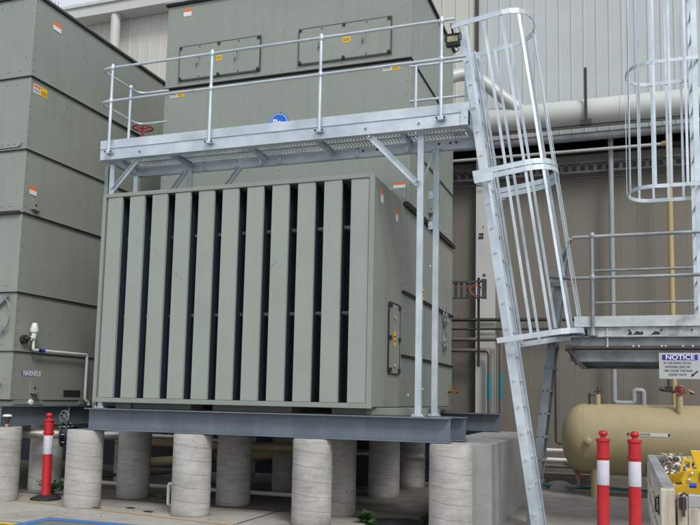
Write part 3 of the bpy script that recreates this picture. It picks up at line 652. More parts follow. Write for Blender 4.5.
# flood light
F=thing('flood_light','black flood light with yellow lens hanging at the platform right end','flood light',(-1.92,8.98,5.95))
b=MB();b.box(-2.005,-1.835,9.0,9.07,5.87,6.01);
for i in range(5): b.box(-1.99+i*.033,-1.98+i*.033,9.07,9.10,5.89,5.99)
b.build('housing',M['blackmetal'],F,bevel=.006)
b=MB();b.box(-1.985,-1.855,8.992,8.999,5.915,5.985);b.build('lens',M['lens'],F)
b=MB();b.tube(fillet([(-2.0,9.03,5.94),(-2.02,9.03,5.94),(-2.02,9.03,6.03),(-1.82,9.03,6.03),(-1.82,9.03,5.94),(-1.84,9.03,5.94)],.02),.007,6);b.cyl((-1.92,9.03,6.03),(-1.92,8.9,6.10),.012,8);b.build('bracket',M['blackmetal'],F)
b=MB();b.tube([(-1.90+.05*math.sin(a*.5),9.05,5.87-.012*a) for a in range(8)],.006,6);b.build('cable',M['blackmetal'],F)

# red valve behind rail
b_=thing('gate_valve','red handwheel gate valve behind the left end of the platform rail','valve',(-6.99,9.98,5.0))
b=MB();b.cyl((-6.99,9.98,4.99),(-6.99,9.98,5.42),.085,20);b.lathe([(.14,0),(.14,.04)],(-6.99,9.98,5.3),(0,0,1),20);b.lathe([(.06,0),(.05,.12),(.02,.14),(.02,.28)],(-6.99,9.98,5.40),(0,0,1),14,1);b.build('valve_body',[M['yellow_pipe'],M['redpaint']],b_,smooth=40)
b=MB();c=Vector((-6.99,9.98,5.66));b.tube([c+Vector((.15*math.cos(a*math.pi/12),.15*math.sin(a*math.pi/12),0)) for a in range(24)],.014,8,closed=True)
for a in range(3): b.cyl(c+Vector((.15*math.cos(a*math.pi/3),.15*math.sin(a*math.pi/3),0)),c-Vector((.15*math.cos(a*math.pi/3),.15*math.sin(a*math.pi/3),0)),.009,8)
b.build('handwheel',M['redpaint'],b_,smooth=50)

# ------------------------------------------------------------------ building behind
B=thing('factory_building','large factory building with pale ribbed cladding above a tan wall','building',(0,16,0))
WY=16.0
def ribbed(x0,x1,z0,z1,pitch,y,mat,name,h=.022,rw=.05):
    b=MB();pr=[];x=x0
    while x<x1-1e-6:
        e=min(x+pitch,x1);pr+= [(x,y),(max(e-rw,x),y),(max(e-rw*.7,x),y-h),(max(e-rw*.3,x),y-h)];x=e
    pr.append((x1,y));n=len(pr)
    vs=[(p[0],p[1],z0) for p in pr]+[(p[0],p[1],z1) for p in pr];b.add(vs,[(i,i+1,i+1+n,i+n) for i in range(n-1)])
    b.box(x0,x1,y+.05,y+.2,z0,z1);return b.build(name,mat,B)
ribbed(-2.86,9,7.02,11.34,.245,WY,M['wall_grey'],'upper_cladding',.013,.05)
b=MB()
for z in(7.35,8.75,10.2):
    x=-2.86+.245
    while x<8: b.lathe([(.011,0),(.009,.006)],(x-.11,WY,z),(0,-1,0),6);x+=.245
b.build('cladding_screws',M['wall_grey'],B)
ribbed(-30,-2.90,7.02,11.34,.30,WY,M['wall_cream'],'upper_cladding',.02,.06)
b=MB();b.box(-2.92,-2.84,WY-.05,WY+.05,7.0,11.34);b.build('corner_flashing',M['brownpipe'],B)
ribbed(-30,9,0,6.62,.30,WY+.02,M['wall_tan'],'lower_wall',.003,.02)
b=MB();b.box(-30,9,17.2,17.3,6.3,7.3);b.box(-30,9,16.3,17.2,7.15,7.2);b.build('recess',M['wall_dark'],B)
b=MB();b.box(-30,9,16.25,20,11.2,11.33);b.box(-30,9,19.9,20,0,11.2);b.build('back_wall',M['wall_tan'],B)
b=MB();b.box(-30,9,WY-.42,WY-.02,11.06,11.10);b.box(-30,9,WY-.45,WY-.42,11.06,11.40);b.box(-30,9,WY-.45,WY+.3,11.36,11.40);b.box(-30,9,WY-.50,WY-.45,11.32,11.41);b.build('eave_gutter',M['pipe_beige'],B,bevel=.01)
b=MB();b.cyl((-11.95,WY-.30,7.0),(-11.95,WY-.30,11.06),.12,20);b.build('downpipe',M['pipe_beige'],B,smooth=40)
b=MB();b.box(-2.85,-2.46,15.78,15.98,0,6.7)
for z in(5.1,4.95,4.88,4.1,4.0,3.85,3.7,2.9): b.box(-2.80+.1*random.random(),-2.78+.13*random.random()+.02,15.772,15.78,z,z+.05,1)
b.build('column',[M['cream_col'],M['darkpipe']],B,bevel=.006)
b=MB();b.box(-2.455,-2.38,15.9,15.98,0,6.6);b.build('column_trim',M['wall_tan'],B)
b=MB();b.box(-30,9,WY-.12,WY+.02,6.56,6.64);b.build('wall_cap',M['blackmetal'],B)
g=MB();g.box(-30,9,15.85,15.99,0,.18);g.build('wall_base',M['wall_tan'],B,bevel=.005)
# small black wall fixings
# ------------------------------------------------------------------ pipes on the building
def pipe(name,pts,r,mat,label,fr=.08,seg=14,group=None):
    b=MB();b.tube(fillet(pts,fr) if len(pts)>2 else pts,r,seg);return tag(b.build(name,M[mat] if isinstance(mat,str) else mat,smooth=50),label,'pipe',group)
big=thing('large_pipe','fat pale insulated pipe running along the wall below the cladding','pipe',(0,15.4,7.2))
b=MB();b.cyl((-4.6,15.4,7.19),(4.5,15.4,7.19),.275,48);b.build('jacket',M['pipe_beige'],big,smooth=40)
for x in(-1.9,.0,1.7,3.4):
    b=MB();b.tube([(x,15.4+.279*math.cos(a*math.pi/16),7.19+.279*math.sin(a*math.pi/16)) for a in range(32)],.006,6,closed=True);b.build('jacket_band',M['pipe_beige'],big)
tag(big,big['label'],'pipe')
b=MB();b.box(-.65,-.595,15.06,15.10,6.86,7.98);b.box(-.72,-.52,15.04,15.12,6.84,6.95)
o=b.build('pipe_strut',M['blackmetal'],bevel=.003);tag(o,'black vertical strut clamped across the fat pale pipe','strut')
pipe('branch_pipe',[(-3.5,14.6,7.4),(-3.35,14.8,7.95),(-3.0,15.0,8.12),(-2.7,15.05,8.02),(-1.9,15.25,7.35),(-1.75,15.35,7.2)],.125,'pipe_beige','pale curved branch pipe joining the fat wall pipe beside the platform',.25,20)
pipe('wall_pipe',[(-4.2,15.5,6.76),(4.5,15.5,6.76)],.085,'galv_old','grey pipe just under the fat pale pipe')
pipe('wall_pipe',[(-4.2,15.1,6.86),(4.5,15.1,6.86)],.016,'darkpipe','thin black conduit along the underside of the fat pale pipe')
pipe('wall_pipe',[(-4.2,15.55,6.50),(.74,15.55,6.50)],.03,'pipe_beige','thin pale pipe crossing above the cable tray and ending at the ochre pipe')
pipe('wall_pipe',[(-4.2,15.7,5.98),(4.5,15.7,5.98)],.012,'darkpipe','thin dark cable line just below the ladder cable tray')
pipe('standpipe',[(.74,15.55,6.50),(.855,15.5,6.50),(.855,15.5,1.5)],.05,'yellow_pipe','tall ochre standpipe on the wall behind the right platform',.03)
b=MB();b.lathe([(.05,0),(.055,.18),(.02,.20)],(.855,15.5,6.48),(0,0,1),14);tag(b.build('pipe_riser_cap',M['yellow_pipe'],smooth=40),'ochre capped stub on top of the tall ochre standpipe','pipe')
pipe('downpipe',[(-.19,15.7,6.9),(-.19,15.7,1.58),(.16,15.7,1.58),(.16,15.7,1.82),(.33,15.7,1.82),(.33,15.7,1.4)],.05,'greypvc','grey plastic pipe down the tan wall with an S bend above the tank',.06)
# cable tray
t=thing('cable_tray','long grey ladder cable tray along the tan wall below the dark gap','cable tray',(0,15.8,5.8))
for z in(6.12,6.31):
    b=MB();b.channel((-4.2,15.72,z),(4.5,15.72,z),.03,.045,.004,(0,1,0));b.build('side_rail',M['tray_dark'],t)
x=-4.2
while x<4.5:
    b=MB();b.box(x,x+.07,15.76,15.79,6.14,6.29);x+=.16;b.build('tray_rung',M['tray_dark'],t)
b=MB()
for k in range(4): b.cyl((-4.2,15.80,6.15+k*.035),(4.5,15.80,6.145+k*.036),.012,6)
b.build('cables',M['darkpipe'],t)
# stub tray
t=thing('cable_tray','short cable tray stub with orange cable loop sticking out right of the tower','cable tray',(-2.8,14.5,3.6))
b=MB();b.box(-3.25,-2.42,14.50,14.53,3.78,3.82);b.box(-3.25,-2.42,14.50,14.53,3.48,3.51);b.box(-2.50,-2.42,14.47,14.55,3.47,3.84)
x=-3.25
while x<-2.55: b.box(x,x+.05,14.53,14.545,3.51,3.78);x+=.11
b.build('tray',M['tray_dark'],t)
b=MB();b.tube([(-2.62+.10*math.cos(a*math.pi/10),14.48,3.63+.10*math.sin(a*math.pi/10)) for a in range(3,18)],.013,8);b.tube([(-3.2,14.49,3.68),(-2.9,14.48,3.70),(-2.68,14.48,3.70)],.008,6);b.build('orange_cable',M['orange_cable'],t,smooth=50)
b=MB();b.box(-2.60,-2.555,14.56,14.60,2.20,3.88);tag(b.build('strut_rail',M['blackmetal']),'dark vertical strut rail holding the short cable tray stub','strut')
cg='conduits crossing behind the caged ladder'
pipe('conduit',[(-4,15.7,3.21),(-.6,15.7,3.18)],.035,'darkpipe','upper black conduit of the pair crossing behind the caged ladder',group=cg)
pipe('conduit',[(-4,15.7,3.02),(-1.0,15.7,3.0)],.022,'darkpipe','lower black conduit of the pair crossing behind the caged ladder',group=cg)
pipe('conduit',[(-4,15.6,2.80),(-2.31,15.6,2.79),(-2.31,15.6,.6)],.04,'midpipe','grey-brown pipe turning down at the teal label nearest the ladder',.06)
pipe('conduit',[(-4,15.6,2.58),(-2.54,15.6,2.57),(-2.54,15.6,.6)],.04,'midpipe','grey-brown pipe turning down in front of the white column',.10)
for x in(-2.54,-2.31):
    b=MB();b.cyl((x,15.6,1.62),(x,15.6,2.12),.044,14);tag(b.build('pipe_label',M['teal'],smooth=50),'teal label sleeve on the pipe %s'%('in front of the white column' if x<-2.4 else 'just right of the white column'),'label')
pipe('conduit',[(-1.27,15.7,2.3),(-1.27,15.7,.78),(-1.0,15.7,.78)],.022,'darkpipe','black conduit bending right behind the tank left end',.08)
for k,(z,r,m,l) in enumerate(((.66,.035,'pvc','upper white pipe low on the wall left of the tank'),(.48,.04,'pvc','lower white pipe low on the wall left of the tank'),(.36,.035,'midpipe','grey pipe low on the wall below the two white pipes'),(.22,.03,'midpipe','lowest grey pipe on the wall left of the tank'))):
    pipe('wall_pipe',[(-3.5 if k<2 else -2.2,15.6,z),(-.3,15.6,z-.01)],r,m,l)
pipe('hose',[(-1.9,14.9,.05),(-1.3,14.7,.08),(-.9,14.8,.05),(-.3,14.6,.09),(.6,14.9,.05)],.03,'teal','teal hose lying on the ground under the tank',.2)
pipe('drain_hose',[(-1.05,14.6,.5),(-.85,14.5,.42),(-.75,14.45,.1),(-1.1,14.8,.06),(-1.7,15.1,.06)],.035,'greypvc','grey hose curling under the tank left end',.2)
# rubbish at wall foot
b=MB();b.lathe([(.25,0),(.24,.08),(.12,.14),(.02,.15)],(-1.15,14.9,0),(0,0,1),20);tag(b.build('floor_mound',M['block'],smooth=60),'low grey concrete mound on the ground left of the tank','mound')

# ------------------------------------------------------------------ tank
K=thing('storage_tank','beige horizontal cylindrical pressure tank at the right behind the bollards','tank',(.8,14.2,0))
cx,cy,cz,r=0,14.25,.955,.60
prof=[(r*math.sin(a*math.pi/2/10),-.40*math.cos(a*math.pi/2/10)) for a in range(1,11)];
b=MB();b.lathe([(.01,-.4)]+prof+[(r,3.2)]+[(r*math.cos(a*math.pi/2/10),3.2+.4*math.sin(a*math.pi/2/10)) for a in range(1,10)],(-.66,cy,cz),(1,0,0),64);b.build('vessel',M['tank'],K,smooth=35)
b=MB();b.tube([(-.66,cy+(r+.002)*math.cos(a*math.pi/24),cz+(r+.002)*math.sin(a*math.pi/24)) for a in range(48)],.005,6,closed=True);b.build('weld_seam',M['tank'],K)
for x in(-.47,2.2):
    for y in(cy-.28,cy+.28):
        b=MB();b.cyl((x,y,.0),(x,y,.50),.10,20);b.box(x-.12,x+.12,y-.12,y+.12,.0,.02) if x>0 else None;b.build('tank_leg',M['tank'],K,smooth=40)
b=MB();b.cyl((-.59,cy-.54,.94),(-.59,cy-.66,.94),.055,16);b.lathe([(.06,0),(.06,.03),(.04,.045)],(-.59,cy-.64,.94),(0,-1,0),16);b.build('side_plug',M['tank'],K,smooth=40)
b=MB();b.cyl((-.44,cy-.1,1.5),(-.44,cy-.1,1.72),.045,14);b.build('top_nozzle',M['tank'],K,smooth=40)
b=MB();b.cyl((-.44,cy-.1,1.72),(-.44,cy-.1,1.86),.012,8);b.bar((-.50,cy-.1,1.77),(-.38,cy-.1,1.77),.02,.02);b.box(-.60,-.56,cy-.1,cy-.06,1.55,1.74);b.bar((-.60,cy-.1,1.70),(-.47,cy-.1,1.70),.015,.02);b.build('nozzle_valve',M['darkpipe'],K)
b=MB();b.cyl((.84,cy-.35,1.35),(.84,cy-.35,1.88),.055,14);vb=b.build('relief_pipe',M['tank'],K,smooth=40)
b=MB();c=Vector((.84,cy-.42,1.80));b.tube([c+Vector((.065*math.cos(a*math.pi/10),0,.065*math.sin(a*math.pi/10))) for a in range(20)],.014,8,closed=True);b.bar(c-Vector((.05,0,0)),c+Vector((.05,0,0)),.015,.015);b.bar(c-Vector((0,0,.05)),c+Vector((0,0,.05)),.015,.015,(0,1,0));b.cyl(c,c+Vector((0,.1,0)),.02,8);b.build('handwheel',M['redpaint'],K,smooth=40)
b=MB();b.box(.62,.74,cy-.42,cy-.34,1.78,1.86);b.box(.66,.70,cy-.42,cy-.36,1.86,1.98);b.cyl((.56,cy-.4,1.80),(.86,cy-.4,1.76),.018,8);b.cyl((.54,cy-.4,1.83),(.62,cy-.4,1.80),.035,10);b.box(1.0,1.06,cy-.4,cy-.36,1.74,1.77);b.build('valve_fitting',M['darkpipe'],K)
b=MB();b.tube([(.9,cy-.4,1.74),(.98,cy-.4,1.8),(1.06,cy-.4,1.76)],.012,6);b.build('small_tube',M['brass'],K)
zl=1.075;ys=cy-math.sqrt(r*r-(zl-cz)**2)-.006
b=MB();b.box(.05,.66,ys-.004,ys+.004,zl-.028,zl+.028);b.box(.03,.06,ys-.006,ys-.004,zl-.02,zl+.02,1);b.box(.645,.675,ys-.006,ys-.004,zl-.02,zl+.02,1);lb=b.build('tank_label',[M['white'],M['blackmetal']],K)
text_mesh('label_text','AIR RECEIVER',.045,M['blackmetal'],(.27,ys-.006,zl),FRONT,lb,.001,sx=.8)
b=MB();b.cyl((-.80,cy-.2,.42),(-.70,cy-.25,.28),.02,8);b.cyl((-.70,cy-.25,.30),(-.70,cy-.25,.16),.035,10,1);b.build('drain_tap',[M['redpaint'],M['brownpipe']],K,smooth=40)

# ------------------------------------------------------------------ right platform
P2=thing('access_platform','weathered galvanised platform at the right with patchy kick plate and tube handrail','platform',(1,10.8,2.0))
PX0,PX1,PY0,PY1=-.60,3.2,9.5,12.2
b=MB();b.channel((PX1,PY0+.02,2.185),(PX0,PY0+.02,2.185),.08,.29,.010,(0,1,0)) if False else b.channel((PX0,PY0,2.185),(PX1,PY0,2.185),.08,.29,.010,(0,1,0))
b.box(PX0,PX1,PY0-.04,PY0,2.318,2.33);b.box(PX0,PX0+.012,PY0-.04,PY0,2.06,2.318);b.build('front_beam',M['galv_dull'],P2,bevel=.002)
b=MB();b.box(PX0+.2,PX1,PY0+.001,PY0+.012,2.33,2.445);b.build('ledge_plate',M['galv_patch'],P2)
b=MB();b.box(PX0+.05,PX1,PY0-.006,PY0+.0,2.446,2.57);b.box(PX0+.05,PX1,PY0-.035,PY0-.006,2.444,2.452);b.build('kick_plate',M['galv_patch'],P2,bevel=.001)
for x in(.06,.40,.72):
    b=MB();b.cyl((x,PY0-.004,2.40),(x,PY0+.002,2.40),.012,8);b.build('bolt_hole',M['seam'],P2)
for(x,w)in((.04,.05),(.10,.08),(.17,.04),(.29,.10)):
    b=MB();b.prism([(x,PY0-.003,2.35),(x+w,PY0-.003,2.352),(x+w*.9,PY0-.003,2.385),(x+w*.4,PY0-.003,2.39)],(0,1,0),.003);b.build('paint_chip',M['seam'],P2)
b=MB();b.box(PX0,PX1,PY0+.03,PY1,2.43,2.46);b.build('deck',M['galv_old'],P2)
for y in(9.9,10.6,11.3,12.0):
    b=MB();b.box(PX0+.05,PX1,y,y+.06,2.3,2.43);b.build('joist',M['galv_old'],P2)
b=MB();b.channel((PX0,PY0+.1,2.2),(PX0,PY1,2.2),.08,.26,.01,(1,0,0));b.build('end_beam',M['galv_dull'],P2)
b=MB();b.channel((PX1,PY1,2.2),(PX0,PY1,2.2),.08,.26,.01,(0,-1,0));b.build('rear_beam',M['galv_old'],P2)
for x,y in((3.1,9.6),(3.1,12.1)):
    b=MB();b.box(x-.05,x+.05,y-.05,y+.05,0,2.43);b.build('column',M['galv_old'],P2)
b=MB();b.cyl((PX0-.03,PY0-.06,2.195),(PX1,PY0-.06,2.19),.026,12);b.cyl((PX0-.05,PY0-.06,2.195),(PX0+.03,PY0-.06,2.195),.036,12)
b.tube([(PX0-.02,PY0-.06,2.19),(PX0+.06,PY0-.06,2.08),(PX0+.09,PY0-.06,2.0)],.028,10);b.build('fire_pipe',M['brownpipe'],P2,smooth=40)
b=MB()
for x in(-.18,.1,.16,.40,.44,.62,.72):
    b=MB();b.cyl((x,PY0-.085,2.215),(x,PY0-.06,2.215),.012,6);b.build('clamp_bolt',M['galv'],P2)
b=MB()
b.cyl((-.18,PY0-.03,2.23),(-.18,PY0-.03,2.42),.008,6);b.cyl((-.18,PY0-.05,2.34),(-.18,PY0-.02,2.34),.014,6);b.build('hanger_rod',M['galv'],P2)
for x in(-.34,1.35,2.9):
    b=MB();y=PY0-.03;b.tube([(x,y,2.36),(x,y,3.52)],.022,12);b.lathe([(.028,0),(.036,.014),(.036,.05),(.028,.064)],(x,y,3.49),(0,0,1),14);b.lathe([(.028,0),(.036,.014),(.036,.05),(.028,.064)],(x,y,2.99),(0,0,1),14);b.lathe([(.05,0),(.05,.02),(.034,.04),(.03,.09)],(x,y,2.335),(0,0,1),14);b.build('handrail_post',M['galv_old'],P2,smooth=40)
for z in(3.51,3.02):
    b=MB();b.tube([(-.58 if z<3.2 else -.56,PY0-.03,z),(PX1,PY0-.03,z)],.021,12);b.build('handrail',M['galv_old'],P2,smooth=50)
for z in(3.55,3.06):
    b=MB();b.tube([(-.40,PY1,z),(PX1,PY1,z)],.019,10);b.build('handrail',M['galv_old'],P2,smooth=50)
for x in(2.9,):
    b=MB();b.tube([(x,PY1,2.45),(x,PY1,3.55)],.021,12);b.build('handrail_post',M['galv_old'],P2,smooth=40)
# steep ladder to right platform
L2=thing('step_ladder','dull grey steep ladder leaning right up to the right platform, behind the caged ladder','ladder',(-1.10,10.1,0))
for y in(9.85,10.35):
    b=MB();b.channel((-1.12,y,.0),(-.70,y,3.45),.04,.10,.008,(0,1,0) if y<10 else (0,-1,0));b.build('stile',M['galv_dull'],L2,bevel=.002)
for k in range(8):
    z=.3+k*.28;x=-1.12+.42*z/3.45;b=MB();b.box(x-.05,x+.07,9.86,10.34,z-.012,z+.012);b.build('tread',M['galv_dull'],L2)
    b=MB()
    for dx in(-.03,.03): b.cyl((x+dx,9.84,z),(x+dx,9.85,z),.009,6)
    b.build('tread_bolts',M['blackmetal'],L2)
b=MB();b.cyl((-.86,9.84,3.1),(-.58,9.5,3.02),.02,10);b.build('top_bracket',M['galv_dull'],L2)
b=MB();b.box(-.86,-.62,9.8,9.86,2.98,3.03);b.build('top_bracket',M['galv_dull'],L2)
b=MB();b.box(-.80,-.60,9.5,9.9,2.36,2.44);b.build('top_bracket',M['galv_dull'],L2)
b=MB();b.cyl((-.70,9.82,3.3),(-.58,9.5,3.5),.02,10);b.build('top_bracket',M['galv_dull'],L2)
# right caged ladder
caged_ladder((.83,9.85,2.46),(-1,0,0),(0,0,1),.50,.76,7.0,(1.62,3.12,4.62,6.2),11,.25,'galvanised cage and vertical ladder rising from the right platform, cut by the picture edge',None,stile=(.065,.012),z_cage0=1.60,z_cage1=6.25,flare=.09,chan=False,hw=.045,sw=.028,rx=0)
# notice sign
t=thing('notice_sign','white and blue NOTICE sign hung on the right platform beam','sign',(.58,9.4,2.0))
b=MB();b.box(.365,.80,9.395,9.40,1.845,2.135);sg=b.build('board',flat('sign_board_white',(.42,.44,.44),.4),t,bevel=.003)
b=MB();b.box(.40,.765,9.392,9.394,2.055,2.115);b.build('header',flat('sign_blue',(.02,.025,.30),.4),t)
text_mesh('header_text','NOTICE',.073,M['white'],(.583,9.389,2.084),FRONT,t,.001,sx=1.12,bold=.0015)
for i,l in enumerate(('IN THE EVENT OF AN','AMMONIA LEAK OR','FIRE, CLOSE THE MAIN','LIQUID VALVE')):
    text_mesh('sign_text',l,.033,M['blackmetal'],(.555 if i!=2 else .565,9.391,2.022-i*.043),FRONT,t,.0005,sx=.88)
b=MB();b.bar((.705,9.391,1.885),(.765,9.391,1.935),.014,.002,(0,1,0));b.prism([(.69,9.391,1.87),(.725,9.391,1.885),(.705,9.391,1.905)],(0,-1,0),.001);b.build('arrow',M['blackmetal'],t)
b=MB()
for x in(.40,.77): b.box(x,x+.01,9.40,9.5,2.10,2.12)
b.build('hanger',M['galv_old'],t)

# ------------------------------------------------------------------ bollards
def bollard():
    r=thing('bollard','x','bollard',(0,0,0),'red and white plastic bollards')
    b=MB();b.lathe([(.076,.03),(.072,.06),(.066,.08),(.066,.60),(.066,.66)],(0,0,0),(0,0,1),32)
    b.lathe([(.066,.925),(.066,.955),(.078,.957),(.078,.975),(.066,.98),(.066,1.13),(.080,1.135),(.080,1.155),(.07,1.165),(.03,1.168),(.026,1.19),(.046,1.205),(.05,1.225),(.04,1.245),(.015,1.255)],(0,0,0),(0,0,1),32)
    b.build('post',M['red'],r,smooth=35)
    b=MB();b.lathe([(.0645,.655),(.0668,.66),(.0668,.925),(.0645,.93)],(0,0,0),(0,0,1),32);b.build('reflective_band',M['white_refl'],r,smooth=35)
    b=MB();b.lathe([(.215,0),(.215,.035),(.17,.05),(.085,.07),(.08,.075)],(0,0,0),(0,0,1),8);b.build('rubber_base',M['black'],r,bevel=.006)
    return r
b0=bollard()
spots=[(-7.98,9.47,'red and white bollard standing between the two left concrete piers'),(-.25,9.25,'left one of the two bollards in front of the beige tank'),(.085,9.25,'right one of the two bollards, beside the utility tray corner')]
for i,(x,y,l) in enumerate(spots):
    o=b0 if i==0 else copy_tree(b0)
    o.location=(x,y,.004);o['label']=l;o.rotation_euler=(random.uniform(-.012,.012),.004 if i else -.012,random.random()*2)

# ------------------------------------------------------------------ pipes below the tower
pipe('floor_pipe',[(-9.6,11,.93),(-5.9,11,.87)],.045,'steelpipe','bright thin stainless pipe under the tower behind the left piers')
pipe('floor_pipe',[(-8.0,11.15,.80),(-5.25,11.15,.78),(-4.9,11.3,.78)],.075,'tank','beige pipe with bent end under the tower middle',.12)
pipe('floor_pipe',[(-8.6,12.6,.28),(-5.6,12.3,.60)],.09,'tank','sloping beige pipe deep under the tower')
pipe('floor_pipe',[(-9.4,11.0,.10),(-3.8,10.95,.10)],.032,'pvc','white pipe lying low on the slab under the tower')
pipe('riser_pipe',[(-5.80,9.62,.32),(-6.02,9.62,.33),(-6.02,9.62,.03),(-5.8,9.9,.03)],.024,'pvc','small white riser pipe left of the third front pier',.035)
pipe('floor_pipe',[(-4.9,13.0,.62),(-4.4,13.0,.62),(-3.2,13.0,.60)],.07,'steelpipe','pale short pipe in the dark under the tower middle')
pipe('floor_pipe',[(-8.8,12,.10),(-6.2,11.8,.35)],.03,'darkpipe','thin black pipe slanting under the tower')
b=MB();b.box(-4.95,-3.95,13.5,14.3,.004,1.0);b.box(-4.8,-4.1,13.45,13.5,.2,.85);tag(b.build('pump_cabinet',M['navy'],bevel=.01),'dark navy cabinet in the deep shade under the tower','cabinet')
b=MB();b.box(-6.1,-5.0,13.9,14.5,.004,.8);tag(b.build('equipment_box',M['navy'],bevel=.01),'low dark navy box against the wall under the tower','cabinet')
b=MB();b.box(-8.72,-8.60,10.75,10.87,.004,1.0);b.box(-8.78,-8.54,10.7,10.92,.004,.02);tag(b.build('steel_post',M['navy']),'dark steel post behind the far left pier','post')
t=thing('flanged_valve','dark blue flanged butterfly valve with handwheel behind the bollard pier','valve',(-7.95,9.95,.9))
b=MB();c=Vector((-8.05,9.9,.93));ax=Vector((.9,.44,0)).normalized()
for k in(-.05,.03): b.lathe([(.19,0),(.19,.03)],c+ax*k,ax,28)
b.lathe([(.14,0),(.14,.10)],c-ax*.06,ax,24);b.build('flange',M['navy'],t,smooth=35,bevel=.004)
b=MB();b.cyl(c-ax*1.0,c-ax*.05,.07,18);b.cyl(c+ax*.07,c+ax*.8,.07,18);b.build('pipe',M['steelpipe'],t,smooth=40)
b=MB();w=c+Vector((-.02,-.02,.27));b.tube([w+Vector((.085*math.cos(a*math.pi/12),0,.085*math.sin(a*math.pi/12))) for a in range(24)],.008,6,closed=True)
for a in range(3): d=Vector((.085*math.cos(a*math.pi/3+.3),0,.085*math.sin(a*math.pi/3+.3)));b.cyl(w-d,w+d,.005,6)
b.cyl(w,w+Vector((0,.12,-.12)),.012,8);b.build('handwheel',M['galv_old'],t,smooth=40)
b=MB()
for a in range(8): p=c+ax*-.07+(Vector((-.44,.9,0))*math.cos(a*math.pi/4)+Vector((0,0,1))*math.sin(a*math.pi/4))*.165;b.cyl(p,p+ax*.15,.012,6)
b.build('flange_bolts',M['galv_old'],t)
b=MB();b.box(-14,-2.3,14.75,14.95,.004,1.34);tag(b.build('added_shade_wall',M['navy'],bevel=.01),'added low dark wall blocking skylight from the back under the towers','wall')  # added blocker, keeps rear skylight out from between the piers
# rubble bits on the slab
for i,(x,y) in enumerate(((-6.78,9.05),(-6.4,9.28),(-6.0,9.1))):
    b=MB();b.prism([(x-.06,y-.02,.009),(x+.06,y-.03,.009),(x+.07,y+.02,.009),(x-.03,y+.04,.009)],(0,0,1),.008);tag(b.build('debris_chip',M['black']),('dark flat chip on the slab nearest the second front pier','small dark chip on the slab in the middle of the gap','dark chip on the slab closest to the white riser pipe')[i],'debris')
bt=MB()
for i in range(130):
    x=random.uniform(-9,1.2);y=random.uniform(8.0,10.2) if x<-1 else random.uniform(9,15);q=random.uniform(.003,.009);a=random.random()*3
    bt.prism([(x+q*math.cos(a+k*1.57)*random.uniform(.6,1.2),y+q*math.sin(a+k*1.57)*random.uniform(.6,1.2),.005) for k in range(4)],(0,0,1),q*.7,0 if i%3 else 1)
o=bt.build('grit',[M['dirt'],M['midpipe']]);tag(o,'loose grit and small stones scattered over the slab','grit');o['kind']='stuff'
# pile cap disc on slab near right pier
b=MB();b.lathe([(.38,0),(.37,.006)],(-2.75,9.75,.0045),(0,0,1),36);tag(b.build('manhole_cover',M['blackmetal'],smooth=30),'dark round manhole cover on the slab left of the right end pier','cover')

# weeds
def weed(x,y,h,n,label,spread=.7,wide=.035):
    b=MB()
    for i in range(n):
        a=random.random()*2*math.pi;sp=random.uniform(.25,1)*spread*h;hh=h*random.uniform(.55,1)
        p0=Vector((x+random.uniform(-.03,.03),y+random.uniform(-.03,.03),.0));p2=Vector((x+sp*math.cos(a),y+sp*math.sin(a),hh*.8));p1=(p0+p2)/2+Vector((0,0,hh*.35))
        pts=[p0*(1-t)**2+p1*2*t*(1-t)+p2*t*t for t in[k/5 for k in range(6)]]
        s=Vector((-math.sin(a),math.cos(a),0))
        for k in range(5):
            w0=wide*math.sin(math.pi*(k+.4)/5.6);w1=wide*math.sin(math.pi*(k+1.4)/5.6) if k<4 else .001
            b.add([pts[k]-s*w0*.2,pts[k]+s*w0*.2,pts[k+1]+s*w1*.2,pts[k+1]-s*w1*.2],[(0,1,2,3)])
            for sg in(-1,1):
                for _ in range(2):
                    q=pts[k].lerp(pts[k+1],random.random());l=wide*random.uniform(.8,1.8);d=(s*sg+Vector((math.cos(a),math.sin(a),.5))*.6+Vector((0,0,random.uniform(-.3,.5)))).normalized();e=d.cross(Vector((0,0,1))).normalized()*l*.28
                    b.add([q,q+d*l*.5+e,q+d*l,q+d*l*.5-e],[(0,1,2,3)])
    return tag(b.build('weed',M['leaf'],org=(x,y,0)),label,'plant')
weed(-8.22,9.85,.30,22,'spiky green weed growing behind the left red bollard base',.8,.04)
weed(-6.15,9.85,.22,14,'green weed at the foot of the white riser pipe',.8,.05)
weed(-3.12,9.55,.17,14,'green weed on the slab right of the fourth front pier',.7,.055)
weed(-2.32,9.75,.20,10,'green weed against the left side of the right end pier',.7,.055)
weed(-2.98,9.30,.10,8,'tiny weed sprout in front of the dark right bay',.8,.04)

